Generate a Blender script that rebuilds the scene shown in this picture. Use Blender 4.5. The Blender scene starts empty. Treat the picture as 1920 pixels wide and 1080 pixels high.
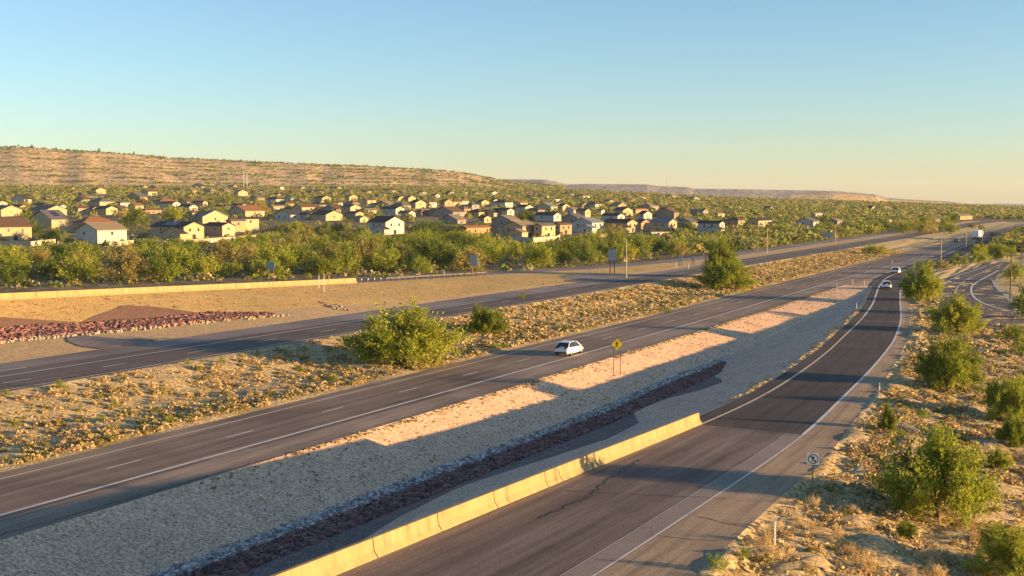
import bpy, bmesh, math, random
import numpy as np

# ------------------------------------------------------------------ camera, sky, sun
scene = bpy.context.scene
COL = scene.collection
F = 2290.0                      # focal length for a 1920 px wide frame
CAM_H = 18.5
PITCH = math.atan(170 / F)
cam_data = bpy.data.cameras.new("camera")
cam_data.sensor_width = 36.0
cam_data.lens = 36.0 * F / 1920.0
cam_data.clip_start = 0.5
cam_data.clip_end = 30000.0
cam = bpy.data.objects.new("camera", cam_data)
cam.location = (0, 0, CAM_H)
cam.rotation_euler = (math.pi / 2 - PITCH, 0, 0)
COL.objects.link(cam)
scene.camera = cam

SUN_EL = math.radians(7.0)
SUN_AZ = math.radians(104.0)     # clockwise from +Y, towards the right of the view
world = bpy.data.worlds.new("World")
scene.world = world
world.use_nodes = True
wn = world.node_tree
wn.nodes.clear()
w_out = wn.nodes.new("ShaderNodeOutputWorld")
w_bg = wn.nodes.new("ShaderNodeBackground")
w_sky = wn.nodes.new("ShaderNodeTexSky")
w_sky.sky_type = 'NISHITA'
w_sky.sun_disc = False
w_sky.sun_elevation = SUN_EL
w_sky.sun_rotation = SUN_AZ
w_sky.altitude = 900
w_sky.air_density = 1.0
w_sky.dust_density = 0.6
w_sky.ozone_density = 2.7
w_bg.inputs[1].default_value = 0.1
wn.links.new(w_sky.outputs[0], w_bg.inputs[0])
wn.links.new(w_bg.outputs[0], w_out.inputs[0])

sun_data = bpy.data.lights.new("sun", 'SUN')
sun_data.energy = 5.0
sun_data.angle = math.radians(0.5)
sun_data.color = (1.0, 0.62, 0.27)
sun = bpy.data.objects.new("sun", sun_data)
sv = (math.cos(SUN_EL) * math.sin(SUN_AZ), math.cos(SUN_EL) * math.cos(SUN_AZ), math.sin(SUN_EL))
from mathutils import Vector, Matrix
sun.rotation_euler = Vector(sv).to_track_quat('Z', 'Y').to_euler()
COL.objects.link(sun)

scene.view_settings.view_transform = 'Standard'
scene.view_settings.look = 'None'
scene.view_settings.exposure = 1.46
scene.view_settings.gamma = 1.0
scene.view_settings.use_curve_mapping = False
scene.cycles.max_bounces = 5
scene.cycles.diffuse_bounces = 3
scene.cycles.transparent_max_bounces = 6
scene.cycles.use_denoising = True

rng = random.Random(7)
nrng = np.random.default_rng(7)

# ------------------------------------------------------------------ helpers
def tag(o, label=None, cat=None, group=None, kind=None):
    if label: o["label"] = label
    if cat: o["category"] = cat
    if group: o["group"] = group
    if kind: o["kind"] = kind
    return o

def mesh_np(name, V, Fq, mats, uv=None, smooth=False, mat_idx=None):
    """V (n,3); Fq list/array of quads or tris (all one size) or list of lists"""
    me = bpy.data.meshes.new(name)
    if isinstance(Fq, np.ndarray):
        n, k = Fq.shape
        me.vertices.add(len(V)); me.vertices.foreach_set("co", np.asarray(V, dtype=np.float32).ravel())
        me.loops.add(n * k); me.loops.foreach_set("vertex_index", Fq.astype(np.int32).ravel())
        me.polygons.add(n)
        me.polygons.foreach_set("loop_start", np.arange(0, n * k, k, dtype=np.int32))
        me.polygons.foreach_set("loop_total", np.full(n, k, dtype=np.int32))
        if smooth: me.polygons.foreach_set("use_smooth", np.ones(n, dtype=bool))
        if mat_idx is not None: me.polygons.foreach_set("material_index", np.asarray(mat_idx, dtype=np.int32))
        if uv is not None:
            l = me.uv_layers.new(name="UVMap")
            l.data.foreach_set("uv", np.asarray(uv, dtype=np.float32)[Fq.ravel()].ravel())
    else:
        me.from_pydata([tuple(v) for v in V], [], Fq)
        if mat_idx is not None:
            for p, m in zip(me.polygons, mat_idx): p.material_index = m
        if smooth:
            for p in me.polygons: p.use_smooth = True
    me.update(calc_edges=True)
    me.validate()
    for m in (mats if isinstance(mats, (list, tuple)) else [mats]):
        me.materials.append(m)
    return me

def link(name, me, parent=None):
    o = bpy.data.objects.new(name, me)
    COL.objects.link(o)
    if parent is not None: o.parent = parent
    return o

def empty(name, loc, rz=0.0):
    o = bpy.data.objects.new(name, None)
    o.empty_display_size = 0.5
    o.location = loc
    o.rotation_euler = (0, 0, rz)
    COL.objects.link(o)
    return o

KIDS = {}
def copy_tree(o, parent=None):
    c = o.copy()
    COL.objects.link(c)
    c.parent = parent
    for ch in KIDS.get(o.name, []) or list(o.children):
        copy_tree(ch, c)
    return c

class MB:
    """collects simple shapes into one mesh"""
    def __init__(s): s.v = []; s.f = []; s.m = []
    def add(s, verts, faces, mi=0):
        b = len(s.v); s.v += [tuple(v) for v in verts]
        s.f += [[i + b for i in f] for f in faces]; s.m += [mi] * len(faces)
        return s
    def box(s, x0, x1, y0, y1, z0, z1, mi=0):
        return s.add([(x0,y0,z0),(x1,y0,z0),(x1,y1,z0),(x0,y1,z0),(x0,y0,z1),(x1,y0,z1),(x1,y1,z1),(x0,y1,z1)],
                     [(3,2,1,0),(4,5,6,7),(0,1,5,4),(1,2,6,5),(2,3,7,6),(3,0,4,7)], mi)
    def tube(s, p0, p1, r0, r1, n=8, mi=0, cap=True):
        p0 = Vector(p0); p1 = Vector(p1); d = (p1 - p0).normalized()
        a = d.orthogonal().normalized(); b = d.cross(a)
        vs = []
        for p, r in ((p0, r0), (p1, r1)):
            for i in range(n):
                q = 2 * math.pi * i / n
                vs.append(p + a * math.cos(q) * r + b * math.sin(q) * r)
        fs = [(i, (i + 1) % n, n + (i + 1) % n, n + i) for i in range(n)]
        if cap: fs += [tuple(range(n))[::-1], tuple(range(n, 2 * n))]
        return s.add(vs, fs, mi)
    def prism(s, poly, y0, y1, mi=0):
        """poly in (x,z), extruded along y"""
        n = len(poly)
        vs = [(x, y0, z) for x, z in poly] + [(x, y1, z) for x, z in poly]
        fs = [(i, (i + 1) % n, n + (i + 1) % n, n + i) for i in range(n)] + [tuple(range(n))[::-1], tuple(range(n, 2 * n))]
        return s.add(vs, fs, mi)
    def build(s, name, mats, parent=None, smooth=False, bevel=0.0):
        me = bpy.data.meshes.new(name)
        me.from_pydata(s.v, [], s.f)
        for p, m in zip(me.polygons, s.m): p.material_index = m
        bm = bmesh.new(); bm.from_mesh(me)
        bmesh.ops.recalc_face_normals(bm, faces=bm.faces)
        if bevel > 0:
            bmesh.ops.bevel(bm, geom=list(bm.edges), offset=bevel, segments=2, affect='EDGES', clamp_overlap=True)
        bm.to_mesh(me); bm.free()
        for m in (mats if isinstance(mats, (list, tuple)) else [mats]): me.materials.append(m)
        if smooth:
            for p in me.polygons: p.use_smooth = True
        return link(name, me, parent)

# ------------------------------------------------------------------ materials
def new_mat(name):
    m = bpy.data.materials.new(name); m.use_nodes = True
    nt = m.node_tree; nt.nodes.clear()
    out = nt.nodes.new("ShaderNodeOutputMaterial"); b = nt.nodes.new("ShaderNodeBsdfPrincipled")
    nt.links.new(b.outputs[0], out.inputs[0])
    return m, nt, b

def N(nt, t, **kw):
    n = nt.nodes.new(t)
    for k, v in kw.items(): setattr(n, k, v)
    return n

def ramp(nt, src, stops):
    r = N(nt, "ShaderNodeValToRGB")
    el = r.color_ramp.elements
    while len(el) < len(stops): el.new(0.5)
    for e, (p, c) in zip(el, stops):
        e.position = p; e.color = (c[0], c[1], c[2], 1) if hasattr(c, '__len__') else (c, c, c, 1)
    nt.links.new(src, r.inputs[0])
    return r

def noise(nt, scale, detail=4, rough=0.6, vec=None, dist=0.0):
    n = N(nt, "ShaderNodeTexNoise"); n.inputs["Scale"].default_value = scale
    n.inputs["Detail"].default_value = detail; n.inputs["Roughness"].default_value = rough
    n.inputs["Distortion"].default_value = dist
    if vec is not None: nt.links.new(vec, n.inputs["Vector"])
    return n

def mixc(nt, fac, a, b, mode='MIX'):
    m = N(nt, "ShaderNodeMix"); m.data_type = 'RGBA'; m.blend_type = mode
    if isinstance(fac, (int, float)): m.inputs[0].default_value = fac
    else: nt.links.new(fac, m.inputs[0])
    for i, x in ((6, a), (7, b)):
        if hasattr(x, 'is_output'): nt.links.new(x, m.inputs[i])
        else: m.inputs[i].default_value = (x[0], x[1], x[2], 1)
    return m.outputs[2]

def ground_mat(name, c1, c2, c3, grain=6.0, patch=0.15, bump=0.6, speck=None, speck_amt=0.1, rough=0.95, bdist=0.06, streak=False):
    m, nt, b = new_mat(name)
    tc = N(nt, "ShaderNodeTexCoord")
    vec = tc.outputs["Object"]
    n1 = noise(nt, patch, 5, 0.6, vec)
    n2 = noise(nt, grain, 5, 0.75, vec)
    n3 = noise(nt, patch * 7, 4, 0.6, vec)
    r1 = ramp(nt, n1.outputs[0], [(0.35, c1), (0.65, c2)])
    col = mixc(nt, ramp(nt, n3.outputs[0], [(0.45, 0.0), (0.62, 1.0)]).outputs[0], r1.outputs[0], c3)
    g = ramp(nt, n2.outputs[0], [(0.36, 0.40), (0.5, 1.0), (0.63, 1.55)])
    col = mixc(nt, 1.0, col, g.outputs[0], 'MULTIPLY')
    if speck is not None:
        v = N(nt, "ShaderNodeTexVoronoi"); v.inputs["Scale"].default_value = grain * 0.45
        nt.links.new(vec, v.inputs["Vector"])
        n4 = noise(nt, grain * 0.1, 3, 0.6, vec)
        s = N(nt, "ShaderNodeMath", operation='LESS_THAN'); nt.links.new(v.outputs["Distance"], s.inputs[0]); s.inputs[1].default_value = 0.22 * (0.5 + speck_amt * 5)
        s2 = N(nt, "ShaderNodeMath", operation='GREATER_THAN'); nt.links.new(n4.outputs[0], s2.inputs[0]); s2.inputs[1].default_value = 0.52
        s3 = N(nt, "ShaderNodeMath", operation='MULTIPLY'); nt.links.new(s.outputs[0], s3.inputs[0]); nt.links.new(s2.outputs[0], s3.inputs[1])
        col = mixc(nt, s3.outputs[0], col, speck)
    nt.links.new(col, b.inputs["Base Color"])
    b.inputs["Roughness"].default_value = rough
    b.inputs["Specular IOR Level"].default_value = 0.15
    bp = N(nt, "ShaderNodeBump"); bp.inputs["Strength"].default_value = bump; bp.inputs["Distance"].default_value = bdist
    nt.links.new(n2.outputs[0], bp.inputs["Height"])
    nt.links.new(bp.outputs[0], b.inputs["Normal"])
    return m

def asphalt_mat(name, base, tint, edge=None, tracks=(), joints=(), rough=0.85, patchy=0.35, light_tracks=True):
    """u = metres across, v = metres along; wheel tracks and paving joints lie on the road itself"""
    m, nt, b = new_mat(name)
    uv = N(nt, "ShaderNodeUVMap"); uv.uv_map = "UVMap"
    sep = N(nt, "ShaderNodeSeparateXYZ"); nt.links.new(uv.outputs[0], sep.inputs[0])
    mp = N(nt, "ShaderNodeMapping"); mp.inputs["Scale"].default_value = (1.0, 0.035, 1); nt.links.new(uv.outputs[0], mp.inputs[0])
    streak = noise(nt, 2.2, 5, 0.65, mp.outputs[0])
    tc = N(nt, "ShaderNodeTexCoord")
    fine = noise(nt, 14, 4, 0.8, tc.outputs["Object"])
    big = noise(nt, 0.07, 4, 0.6, tc.outputs["Object"])
    c = ramp(nt, streak.outputs[0], [(0.30, tuple(x * 0.60 for x in base)), (0.5, base), (0.70, tint)]).outputs[0]
    c = mixc(nt, 1.0, c, ramp(nt, fine.outputs[0], [(0.36, 0.55), (0.64, 1.42)]).outputs[0], 'MULTIPLY')
    c = mixc(nt, 1.0, c, ramp(nt, big.outputs[0], [(0.3, 1 - patchy), (0.7, 1 + patchy)]).outputs[0], 'MULTIPLY')
    for (u0, w, amt) in tracks:
        d = N(nt, "ShaderNodeMath", operation='SUBTRACT'); nt.links.new(sep.outputs[0], d.inputs[0]); d.inputs[1].default_value = u0
        a = N(nt, "ShaderNodeMath", operation='ABSOLUTE'); nt.links.new(d.outputs[0], a.inputs[0])
        r = N(nt, "ShaderNodeMapRange"); nt.links.new(a.outputs[0], r.inputs[0])
        r.inputs[1].default_value = 0; r.inputs[2].default_value = w; r.inputs[3].default_value = amt; r.inputs[4].default_value = 1.0
        r.interpolation_type = 'SMOOTHSTEP'
        cc = N(nt, "ShaderNodeCombineColor")
        for i in range(3): nt.links.new(r.outputs[0], cc.inputs[i])
        c = mixc(nt, 1.0, c, cc.outputs[0], 'MULTIPLY')
    nt.links.new(c, b.inputs["Base Color"])
    b.inputs["Roughness"].default_value = rough
    b.inputs["Specular IOR Level"].default_value = 0.25
    bp = N(nt, "ShaderNodeBump"); bp.inputs["Strength"].default_value = 0.35; bp.inputs["Distance"].default_value = 0.01
    nt.links.new(fine.outputs[0], bp.inputs["Height"]); nt.links.new(bp.outputs[0], b.inputs["Normal"])
    return m

def plain_mat(name, col, rough=0.6, metal=0.0, var=0.12, scale=1.5, spec=0.4, bump=0.0):
    m, nt, b = new_mat(name)
    tc = N(nt, "ShaderNodeTexCoord")
    n = noise(nt, scale, 5, 0.65, tc.outputs["Object"])
    r = ramp(nt, n.outputs[0], [(0.3, tuple(c * (1 - var) for c in col)), (0.7, tuple(min(1, c * (1 + var)) for c in col))])
    nt.links.new(r.outputs[0], b.inputs["Base Color"])
    b.inputs["Roughness"].default_value = rough; b.inputs["Metallic"].default_value = metal
    b.inputs["Specular IOR Level"].default_value = spec
    if bump:
        bp = N(nt, "ShaderNodeBump"); bp.inputs["Strength"].default_value = bump; bp.inputs["Distance"].default_value = 0.02
        nt.links.new(n.outputs[0], bp.inputs["Height"]); nt.links.new(bp.outputs[0], b.inputs["Normal"])
    return m

def leaf_mat(name, dark, mid, light, trans=0.45, var_scale=0.6):
    m, nt, b = new_mat(name)
    out = [n for n in nt.nodes if n.type == 'OUTPUT_MATERIAL'][0]
    tc = N(nt, "ShaderNodeTexCoord"); oi = N(nt, "ShaderNodeObjectInfo")
    n = noise(nt, var_scale, 3, 0.6, tc.outputs["Object"])
    ad = N(nt, "ShaderNodeMath", operation='ADD'); nt.links.new(n.outputs[0], ad.inputs[0])
    ml = N(nt, "ShaderNodeMath", operation='MULTIPLY'); nt.links.new(oi.outputs["Random"], ml.inputs[0]); ml.inputs[1].default_value = 0.36
    nt.links.new(ml.outputs[0], ad.inputs[1])
    sb = N(nt, "ShaderNodeMath", operation='SUBTRACT'); nt.links.new(ad.outputs[0], sb.inputs[0]); sb.inputs[1].default_value = 0.18
    r = ramp(nt, sb.outputs[0], [(0.25, dark), (0.5, mid), (0.75, light)])
    geo = N(nt, "ShaderNodeNewGeometry")
    rr = ramp(nt, geo.outputs["Random Per Island"], [(0.0, 0.6), (1.0, 1.4)])
    c = mixc(nt, 1.0, r.outputs[0], rr.outputs[0], 'MULTIPLY')
    nt.links.new(c, b.inputs["Base Color"])
    b.inputs["Roughness"].default_value = 0.7; b.inputs["Specular IOR Level"].default_value = 0.2
    if trans > 0:
        tr = N(nt, "ShaderNodeBsdfTranslucent"); nt.links.new(c, tr.inputs[0])
        mx = N(nt, "ShaderNodeMixShader"); mx.inputs[0].default_value = trans
        nt.links.new(b.outputs[0], mx.inputs[1]); nt.links.new(tr.outputs[0], mx.inputs[2])
        nt.links.new(mx.outputs[0], out.inputs[0])
    return m

M = {}
M['desert'] = ground_mat("desert_soil", (0.30, 0.215, 0.13), (0.38, 0.28, 0.17), (0.24, 0.18, 0.115), grain=3.0, patch=0.12, bump=1.0, bdist=0.12)
M['verge'] = ground_mat("verge_soil", (0.50, 0.37, 0.18), (0.60, 0.45, 0.225), (0.42, 0.32, 0.17), grain=3.5, patch=0.15, bump=1.0, bdist=0.10)
M['farland'] = ground_mat("far_desert", (0.21, 0.165, 0.09), (0.28, 0.21, 0.12), (0.15, 0.135, 0.07), grain=0.4, patch=0.012, bump=0.6, bdist=0.5)
M['sand'] = ground_mat("embankment_sand", (0.58, 0.385, 0.14), (0.66, 0.44, 0.16), (0.53, 0.35, 0.13), grain=5.0, patch=0.08, bump=0.8, speck=(0.22, 0.15, 0.09), speck_amt=0.04)
M['flatsand'] = ground_mat("graded_sand", (0.56, 0.385, 0.19), (0.62, 0.43, 0.21), (0.50, 0.345, 0.17), grain=5.0, patch=0.1, bump=0.6)
M['gravel'] = ground_mat("crushed_gravel", (0.68, 0.44, 0.30), (0.77, 0.50, 0.34), (0.60, 0.40, 0.285), grain=5.5, patch=0.10, bump=1.0, bdist=0.10)
M['bank'] = ground_mat("bank_gravel", (0.745, 0.485, 0.30), (0.825, 0.54, 0.33), (0.675, 0.44, 0.28), grain=5.5, patch=0.12, bump=0.9, speck=(0.16, 0.11, 0.07), speck_amt=0.05)
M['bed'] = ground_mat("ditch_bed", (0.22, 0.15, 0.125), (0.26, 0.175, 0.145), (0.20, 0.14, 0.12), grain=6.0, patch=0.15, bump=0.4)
M['redbed'] = ground_mat("red_decomposed_granite", (0.27, 0.155, 0.095), (0.30, 0.17, 0.105), (0.24, 0.14, 0.09), grain=6.0, patch=0.2, bump=0.5)
M['hill'] = ground_mat("mine_tailings", (0.64, 0.435, 0.205), (0.74, 0.51, 0.25), (0.52, 0.36, 0.18), grain=0.12, patch=0.006, bump=0.8, bdist=2.0)
M['greyhill'] = ground_mat("shaded_hazy_tailings", (0.24, 0.235, 0.235), (0.29, 0.28, 0.275), (0.24, 0.215, 0.18), grain=0.06, patch=0.003, bump=0.6, bdist=2.0)  # grey of shade and haze is put into this base colour
M['bluehill'] = plain_mat("far_mountain_haze_blue", (0.20, 0.21, 0.26), 0.95, scale=0.002)  # bluish base colour carries the haze of distance
M['nb'] = asphalt_mat("northbound_asphalt", (0.245, 0.182, 0.13), (0.30, 0.225, 0.16),
    tracks=[(-0.9, 0.55, 0.80), (-2.8, 0.55, 0.80), (-4.6, 0.55, 0.80), (-6.4, 0.55, 0.80), (-3.66, 0.10, 1.35), (2.0, 2.2, 1.35)])
M['sb'] = asphalt_mat("southbound_asphalt", (0.15, 0.118, 0.095), (0.19, 0.15, 0.12),
    tracks=[(0.9, 0.55, 0.8), (2.8, 0.55, 0.8), (4.5, 0.55, 0.8), (6.3, 0.55, 0.8), (3.6, 0.12, 1.25)])
M['sbsh'] = asphalt_mat("southbound_shoulder", (0.25, 0.205, 0.175), (0.30, 0.25, 0.21))
M['rampdark'] = asphalt_mat("ramp_asphalt", (0.075, 0.061, 0.052), (0.098, 0.08, 0.066), tracks=[(-0.9, 0.5, 0.85), (0.9, 0.5, 0.85)], patchy=0.2)
M['rampold'] = asphalt_mat("ramp_old_pavement", (0.19, 0.145, 0.115), (0.25, 0.195, 0.15), tracks=[(-1.6, 1.2, 0.72), (1.4, 1.1, 0.72), (4.1, 0.8, 1.75), (-4.3, 0.8, 1.35)], patchy=0.25)
M['apron'] = asphalt_mat("apron_chipseal", (0.34, 0.25, 0.16), (0.42, 0.31, 0.195), patchy=0.18)
M['road2'] = asphalt_mat("frontage_asphalt", (0.12, 0.105, 0.095), (0.16, 0.145, 0.13))
def paint_mat(name, col, under):
    m, nt, b = new_mat(name)
    tc = N(nt, "ShaderNodeTexCoord"); n = noise(nt, 5, 6, 0.75, tc.outputs["Object"]); n2 = noise(nt, 0.4, 3, 0.6, tc.outputs["Object"])
    ad = N(nt, "ShaderNodeMath", operation='ADD'); nt.links.new(n.outputs[0], ad.inputs[0]); nt.links.new(n2.outputs[0], ad.inputs[1])
    r = ramp(nt, ad.outputs[0], [(0.42, under), (0.50, tuple(0.6 * c + 0.4 * u for c, u in zip(col, under))), (0.58, col)])
    r.color_ramp.elements[0].position = 0.80; r.color_ramp.elements[1].position = 0.9; r.color_ramp.elements[2].position = 1.0
    mp_ = N(nt, "ShaderNodeMath", operation='ADD'); nt.links.new(ad.outputs[0], mp_.inputs[0]); mp_.inputs[1].default_value = 0.07
    nt.links.new(mp_.outputs[0], r.inputs[0])
    nt.links.new(r.outputs[0], b.inputs["Base Color"]); b.inputs["Roughness"].default_value = 0.7
    return m
M['paint'] = paint_mat("road_paint_white", (0.66, 0.60, 0.52), (0.34, 0.28, 0.23))
M['painty'] = paint_mat("road_paint_yellow", (0.64, 0.50, 0.32), (0.32, 0.25, 0.18))
M['crack'] = plain_mat("crack_sealant", (0.03, 0.027, 0.025), 0.7)
M['concrete'] = plain_mat("barrier_concrete", (0.62, 0.56, 0.47), 0.9, var=0.12, scale=1.2, spec=0.2, bump=0.3)
M['curb'] = plain_mat("kerb_concrete", (0.42, 0.39, 0.34), 0.9, var=0.15)
M['steel'] = plain_mat("galvanised_steel", (0.50, 0.49, 0.46), 0.45, metal=0.35, var=0.1, scale=4)
M['darksteel'] = plain_mat("weathered_steel", (0.13, 0.11, 0.09), 0.6, metal=0.2)
M['wood'] = plain_mat("weathered_wood", (0.13, 0.095, 0.07), 0.85, var=0.3, scale=6)
M['signback'] = plain_mat("sign_back_aluminium", (0.34, 0.35, 0.37), 0.5, metal=0.2, var=0.06)
M['signyellow'] = plain_mat("sign_yellow", (0.85, 0.62, 0.03), 0.45, var=0.04)
M['signwhite'] = plain_mat("sign_white", (0.82, 0.80, 0.76), 0.45, var=0.04)
M['black'] = plain_mat("sign_black", (0.015, 0.015, 0.015), 0.5, var=0.1)
M['white_post'] = plain_mat("delineator_white", (0.78, 0.74, 0.66), 0.5, var=0.08)
M['amber'] = plain_mat("reflector_amber", (0.8, 0.35, 0.03), 0.3)
M['rockred'] = plain_mat("red_rock", (0.23, 0.095, 0.07), 0.9, var=0.45, scale=1.2)
M['rockmar'] = plain_mat("maroon_rock", (0.29, 0.15, 0.12), 0.9, var=0.5, scale=1.2)
M['rockgrey'] = plain_mat("grey_rock", (0.42, 0.35, 0.30), 0.9, var=0.45, scale=1.2)
M['rockpale'] = plain_mat('pale_rock', (0.70, 0.61, 0.53), 0.9, var=0.3)
M['rockblue'] = plain_mat('slate_rock', (0.24, 0.20, 0.18), 0.9, var=0.3)
M['rockdark'] = plain_mat('dark_maroon_rock', (0.10, 0.06, 0.055), 0.9, var=0.3)
M['rocktan'] = plain_mat("tan_rock", (0.44, 0.36, 0.26), 0.9, var=0.4, scale=1.2)
M['leaf'] = leaf_mat("mesquite_leaf", (0.155, 0.195, 0.024), (0.29, 0.335, 0.042), (0.45, 0.45, 0.07))
M['leafdark'] = leaf_mat("dense_leaf", (0.10, 0.15, 0.025), (0.20, 0.255, 0.04), (0.32, 0.35, 0.06))
M['leafbrown'] = leaf_mat("dry_leaf", (0.25, 0.215, 0.065), (0.37, 0.315, 0.09), (0.50, 0.42, 0.13))
M['leaffar'] = leaf_mat("far_leaf", (0.14, 0.17, 0.06), (0.245, 0.27, 0.085), (0.38, 0.37, 0.14), var_scale=0.02)
M['bushgreen'] = leaf_mat("green_bush_leaf", (0.13, 0.17, 0.02), (0.22, 0.28, 0.035), (0.34, 0.38, 0.06), trans=0.3)
M['straw'] = leaf_mat("dry_grass", (0.44, 0.32, 0.15), (0.62, 0.46, 0.22), (0.76, 0.60, 0.32), trans=0.25, var_scale=0.3)
M['strawfar'] = leaf_mat("dry_scrub", (0.34, 0.29, 0.13), (0.52, 0.42, 0.19), (0.66, 0.54, 0.27), trans=0.2, var_scale=0.12)
M['bark'] = plain_mat("mesquite_bark", (0.09, 0.065, 0.045), 0.9, var=0.3, scale=5)
M['glass'] = plain_mat("window_glass", (0.03, 0.035, 0.045), 0.15, var=0.2, spec=0.6)

# ------------------------------------------------------------------ geometry of the place (s along the freeway, t to its right)
TH = math.atan(1186 / F)
ST, CT = math.sin(TH), math.cos(TH)
def st2xy(s, t): return s * ST + t * CT, s * CT - t * ST
def xy2st(x, y): return x * ST + y * CT, x * CT - y * ST

def ip(s, pts):
    return np.interp(s, [p[0] for p in pts], [p[1] for p in pts])

ZR = [(0, 4.8), (40, 3.45), (60, 2.85), (86, 1.98), (120, 1.35), (165, .7), (215, .2), (260, 0)]       # on-ramp grade
ZSB = [(-60, 1.4), (300, 1.4), (420, 1.0), (600, .3), (700, 0)]
ZL = [(60, 6.6), (104, 5.2), (188, 2.6), (232, 1.75), (300, 1.45), (420, 1.0), (600, .3), (700, 0)]   # off-ramp grade
ZD = [(60, -2.2), (105, -2.2), (150, -1.75), (175, -1.35), (220, -.5), (260, -0.03)]
NBR = [(-60, -58.8), (170, -58.8), (195, -59.2), (240, -60.2), (300, -61.1), (400, -61.9), (480, -63), (560, -64.3), (750, -67), (900, -69), (1500, -69)]
RL = [(0, -28.4), (100, -28.4), (120, -29.9), (140, -31.8), (160, -34.3), (182, -36.8), (214, -41.3), (255, -48.2), (275, -51.2), (292, -53.2), (340, -54.8), (400, -56.5), (480, -60.5), (540, -63), (900, -69)]
RR = [(0, -18.7), (44, -19.1), (67, -19.7), (84, -20.4), (104, -22.1), (128, -24.1), (155, -26.9), (185, -31.2), (229, -39.0), (257, -43.8), (285, -46.0), (330, -48.0), (450, -52.5), (600, -58.5), (750, -61), (900, -63.5)]
AP = [(0, -15.4), (46, -15.7), (59, -16.5), (79, -17.5), (92, -18.9), (107, -20.2), (123, -21.9), (143, -24.1), (169, -27.6), (196, -31.9), (229, -37.4), (257, -42.2), (285, -44.6), (330, -46.6), (450, -51), (600, -57), (900, -62)]

def smooth_pts(pts, w=9.0, lo=-60, hi=1500, step=3.0):
    ss = np.arange(lo, hi, step); v = ip(ss, pts)
    k = int(max(1, round(w / step))); ker = np.hanning(2 * k + 3)[1:-1]; ker /= ker.sum()
    vp = np.pad(v, len(ker) // 2, mode='edge'); v2 = np.convolve(vp, ker, mode='valid')
    return lambda s: np.interp(s, ss, v2)
f_nbr = smooth_pts(NBR, 30); f_rl = smooth_pts(RL, 14); f_rr = smooth_pts(RR, 14); f_ap = smooth_pts(AP, 10)
f_zr = smooth_pts(ZR, 12); f_zsb = smooth_pts(ZSB, 20); f_zl = smooth_pts(ZL, 20); f_zd = smooth_pts(ZD, 12)
SBT = [(-60, -97.2), (200, -96.3), (300, -96.3), (450, -98.5), (600, -102), (900, -108)]   # SB left (outer) line at z 1.4
f_sbl = smooth_pts(SBT, 30)
BED = [(0, -41.4), (60, -41.4), (66, -42.4), (75, -43.0), (96, -40.4), (104, -40.7), (109, -43.3), (117, -43.0), (124, -41.5), (131, -41.0), (134, -43.3), (150, -43.6), (260, -45)]

COLK = [0, 13, 150, 600]
def kslope(a):
    return np.interp(a, [-0.6, -0.42, -0.026, 0.083, 0.19, 0.28, 0.36, 0.42, 0.6], [.0255, .0255, .0235, .0178, .0105, .0068, .0032, .0002, -.002])

def terrain(X, Y):
    X = np.asarray(X, float); Y = np.asarray(Y, float)
    a = X / np.maximum(Y, 50.0)
    k = kslope(a)
    y1 = np.clip(Y - 550, 0, 1450)
    z = k * y1
    z2 = k * 1450
    z = z + np.clip(Y - 2000, 0, 1e5) * ((z2 - 18.5) / 2000.0 - 0.0004)
    und = 0.5 * np.sin(X * 0.021 + 1.3) * np.sin(Y * 0.017) * np.clip((Y - 250) / 300, 0, 1)
    return z - 0.6 + und

def columns(s):
    """break lines across the corridor at station s: list of (t, z), left to right"""
    nbr = f_nbr(s); sbl = f_sbl(s)
    zsb = f_zsb(s); zl = f_zl(s); zr = f_zr(s); zd = f_zd(s)
    far = np.clip((s - 262) / 60, 0, 1)
    wall = ip(s, [(-60, -134), (104, -133.5), (188, -129.5), (232, -125.5), (262, -116.5), (300, -110.5), (350, -107.5), (900, -120)])
    wall = np.minimum(wall, sbl - 9)
    toe = np.interp(s, [-60, 104, 150, 170, 235], [-119.5, -119.5, -112.0, -105.5, -102.5])
    sble = np.where(s < 300, np.interp(s, [-60, 100, 160, 210, 240, 265, 300], [-104.3, -104.3, -103.4, -102.0, -100.4, -99.6, -99.3]), sbl - 3)
    toe = np.minimum(toe, sble - 0.6); toe = np.maximum(toe, wall + 1.2)
    ztoe = np.minimum(zsb + np.interp(s, [150, 175], [0.55, 0.1]), zl - 0.02)
    rip_l = np.where(s < 262, np.interp(s, [0, 50, 80, 107, 130, 150, 262], [-47.6, -47.5, -47.2, -46.7, -47.2, -46.6, -49.0]), -49.0)
    c = []
    c.append((wall - 7.5, zl)); c.append((wall + 0, zl))
    c.append((toe, ztoe)); c.append((sble, zsb)); 
    sbr = sbl + 8.0
    c.append((sbr, zsb))
    nle = nbr - 9.2
    c.append(((sbr + nle) / 2, zsb * 0.30 - 0.35)); c.append((nle, 0 * s))
    nre = nbr + 4.3
    gore_rl = f_rl(s)
    # past the gore nose the on-ramp pavement joins the mainline pavement
    bedr = ip(s, BED)
    rle = gore_rl - np.where(s < 84, 0.35, 1.1)
    lim = rle - 0.3
    nre = np.minimum(nre, lim - 1.2)
    ripl = np.minimum(np.maximum(rip_l, nre + 0.3), lim - 0.9)
    ripr = np.minimum(np.maximum(np.minimum(rip_l + 3.4, bedr - 0.15), ripl + 0.2), lim - 0.6)
    bedr = np.minimum(np.maximum(bedr, ripr + 0.1), lim - 0.3)
    c.append((nre, -0.02 * np.ones_like(zd)))
    c.append((ripl, zd)); c.append((ripr, zd - 0.1)); c.append((bedr, zd))
    c.append((rle, zr)); c.append((f_rr(s) + 0.0, zr - 0.05)); c.append((f_ap(s), zr - 0.12))
    return c
NCOL = 14
OUTL = [4000, 2600, 1800, 1300, 950, 700, 520, 400, 300, 220, 150, 100, 60, 34, 16, 6]
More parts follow.
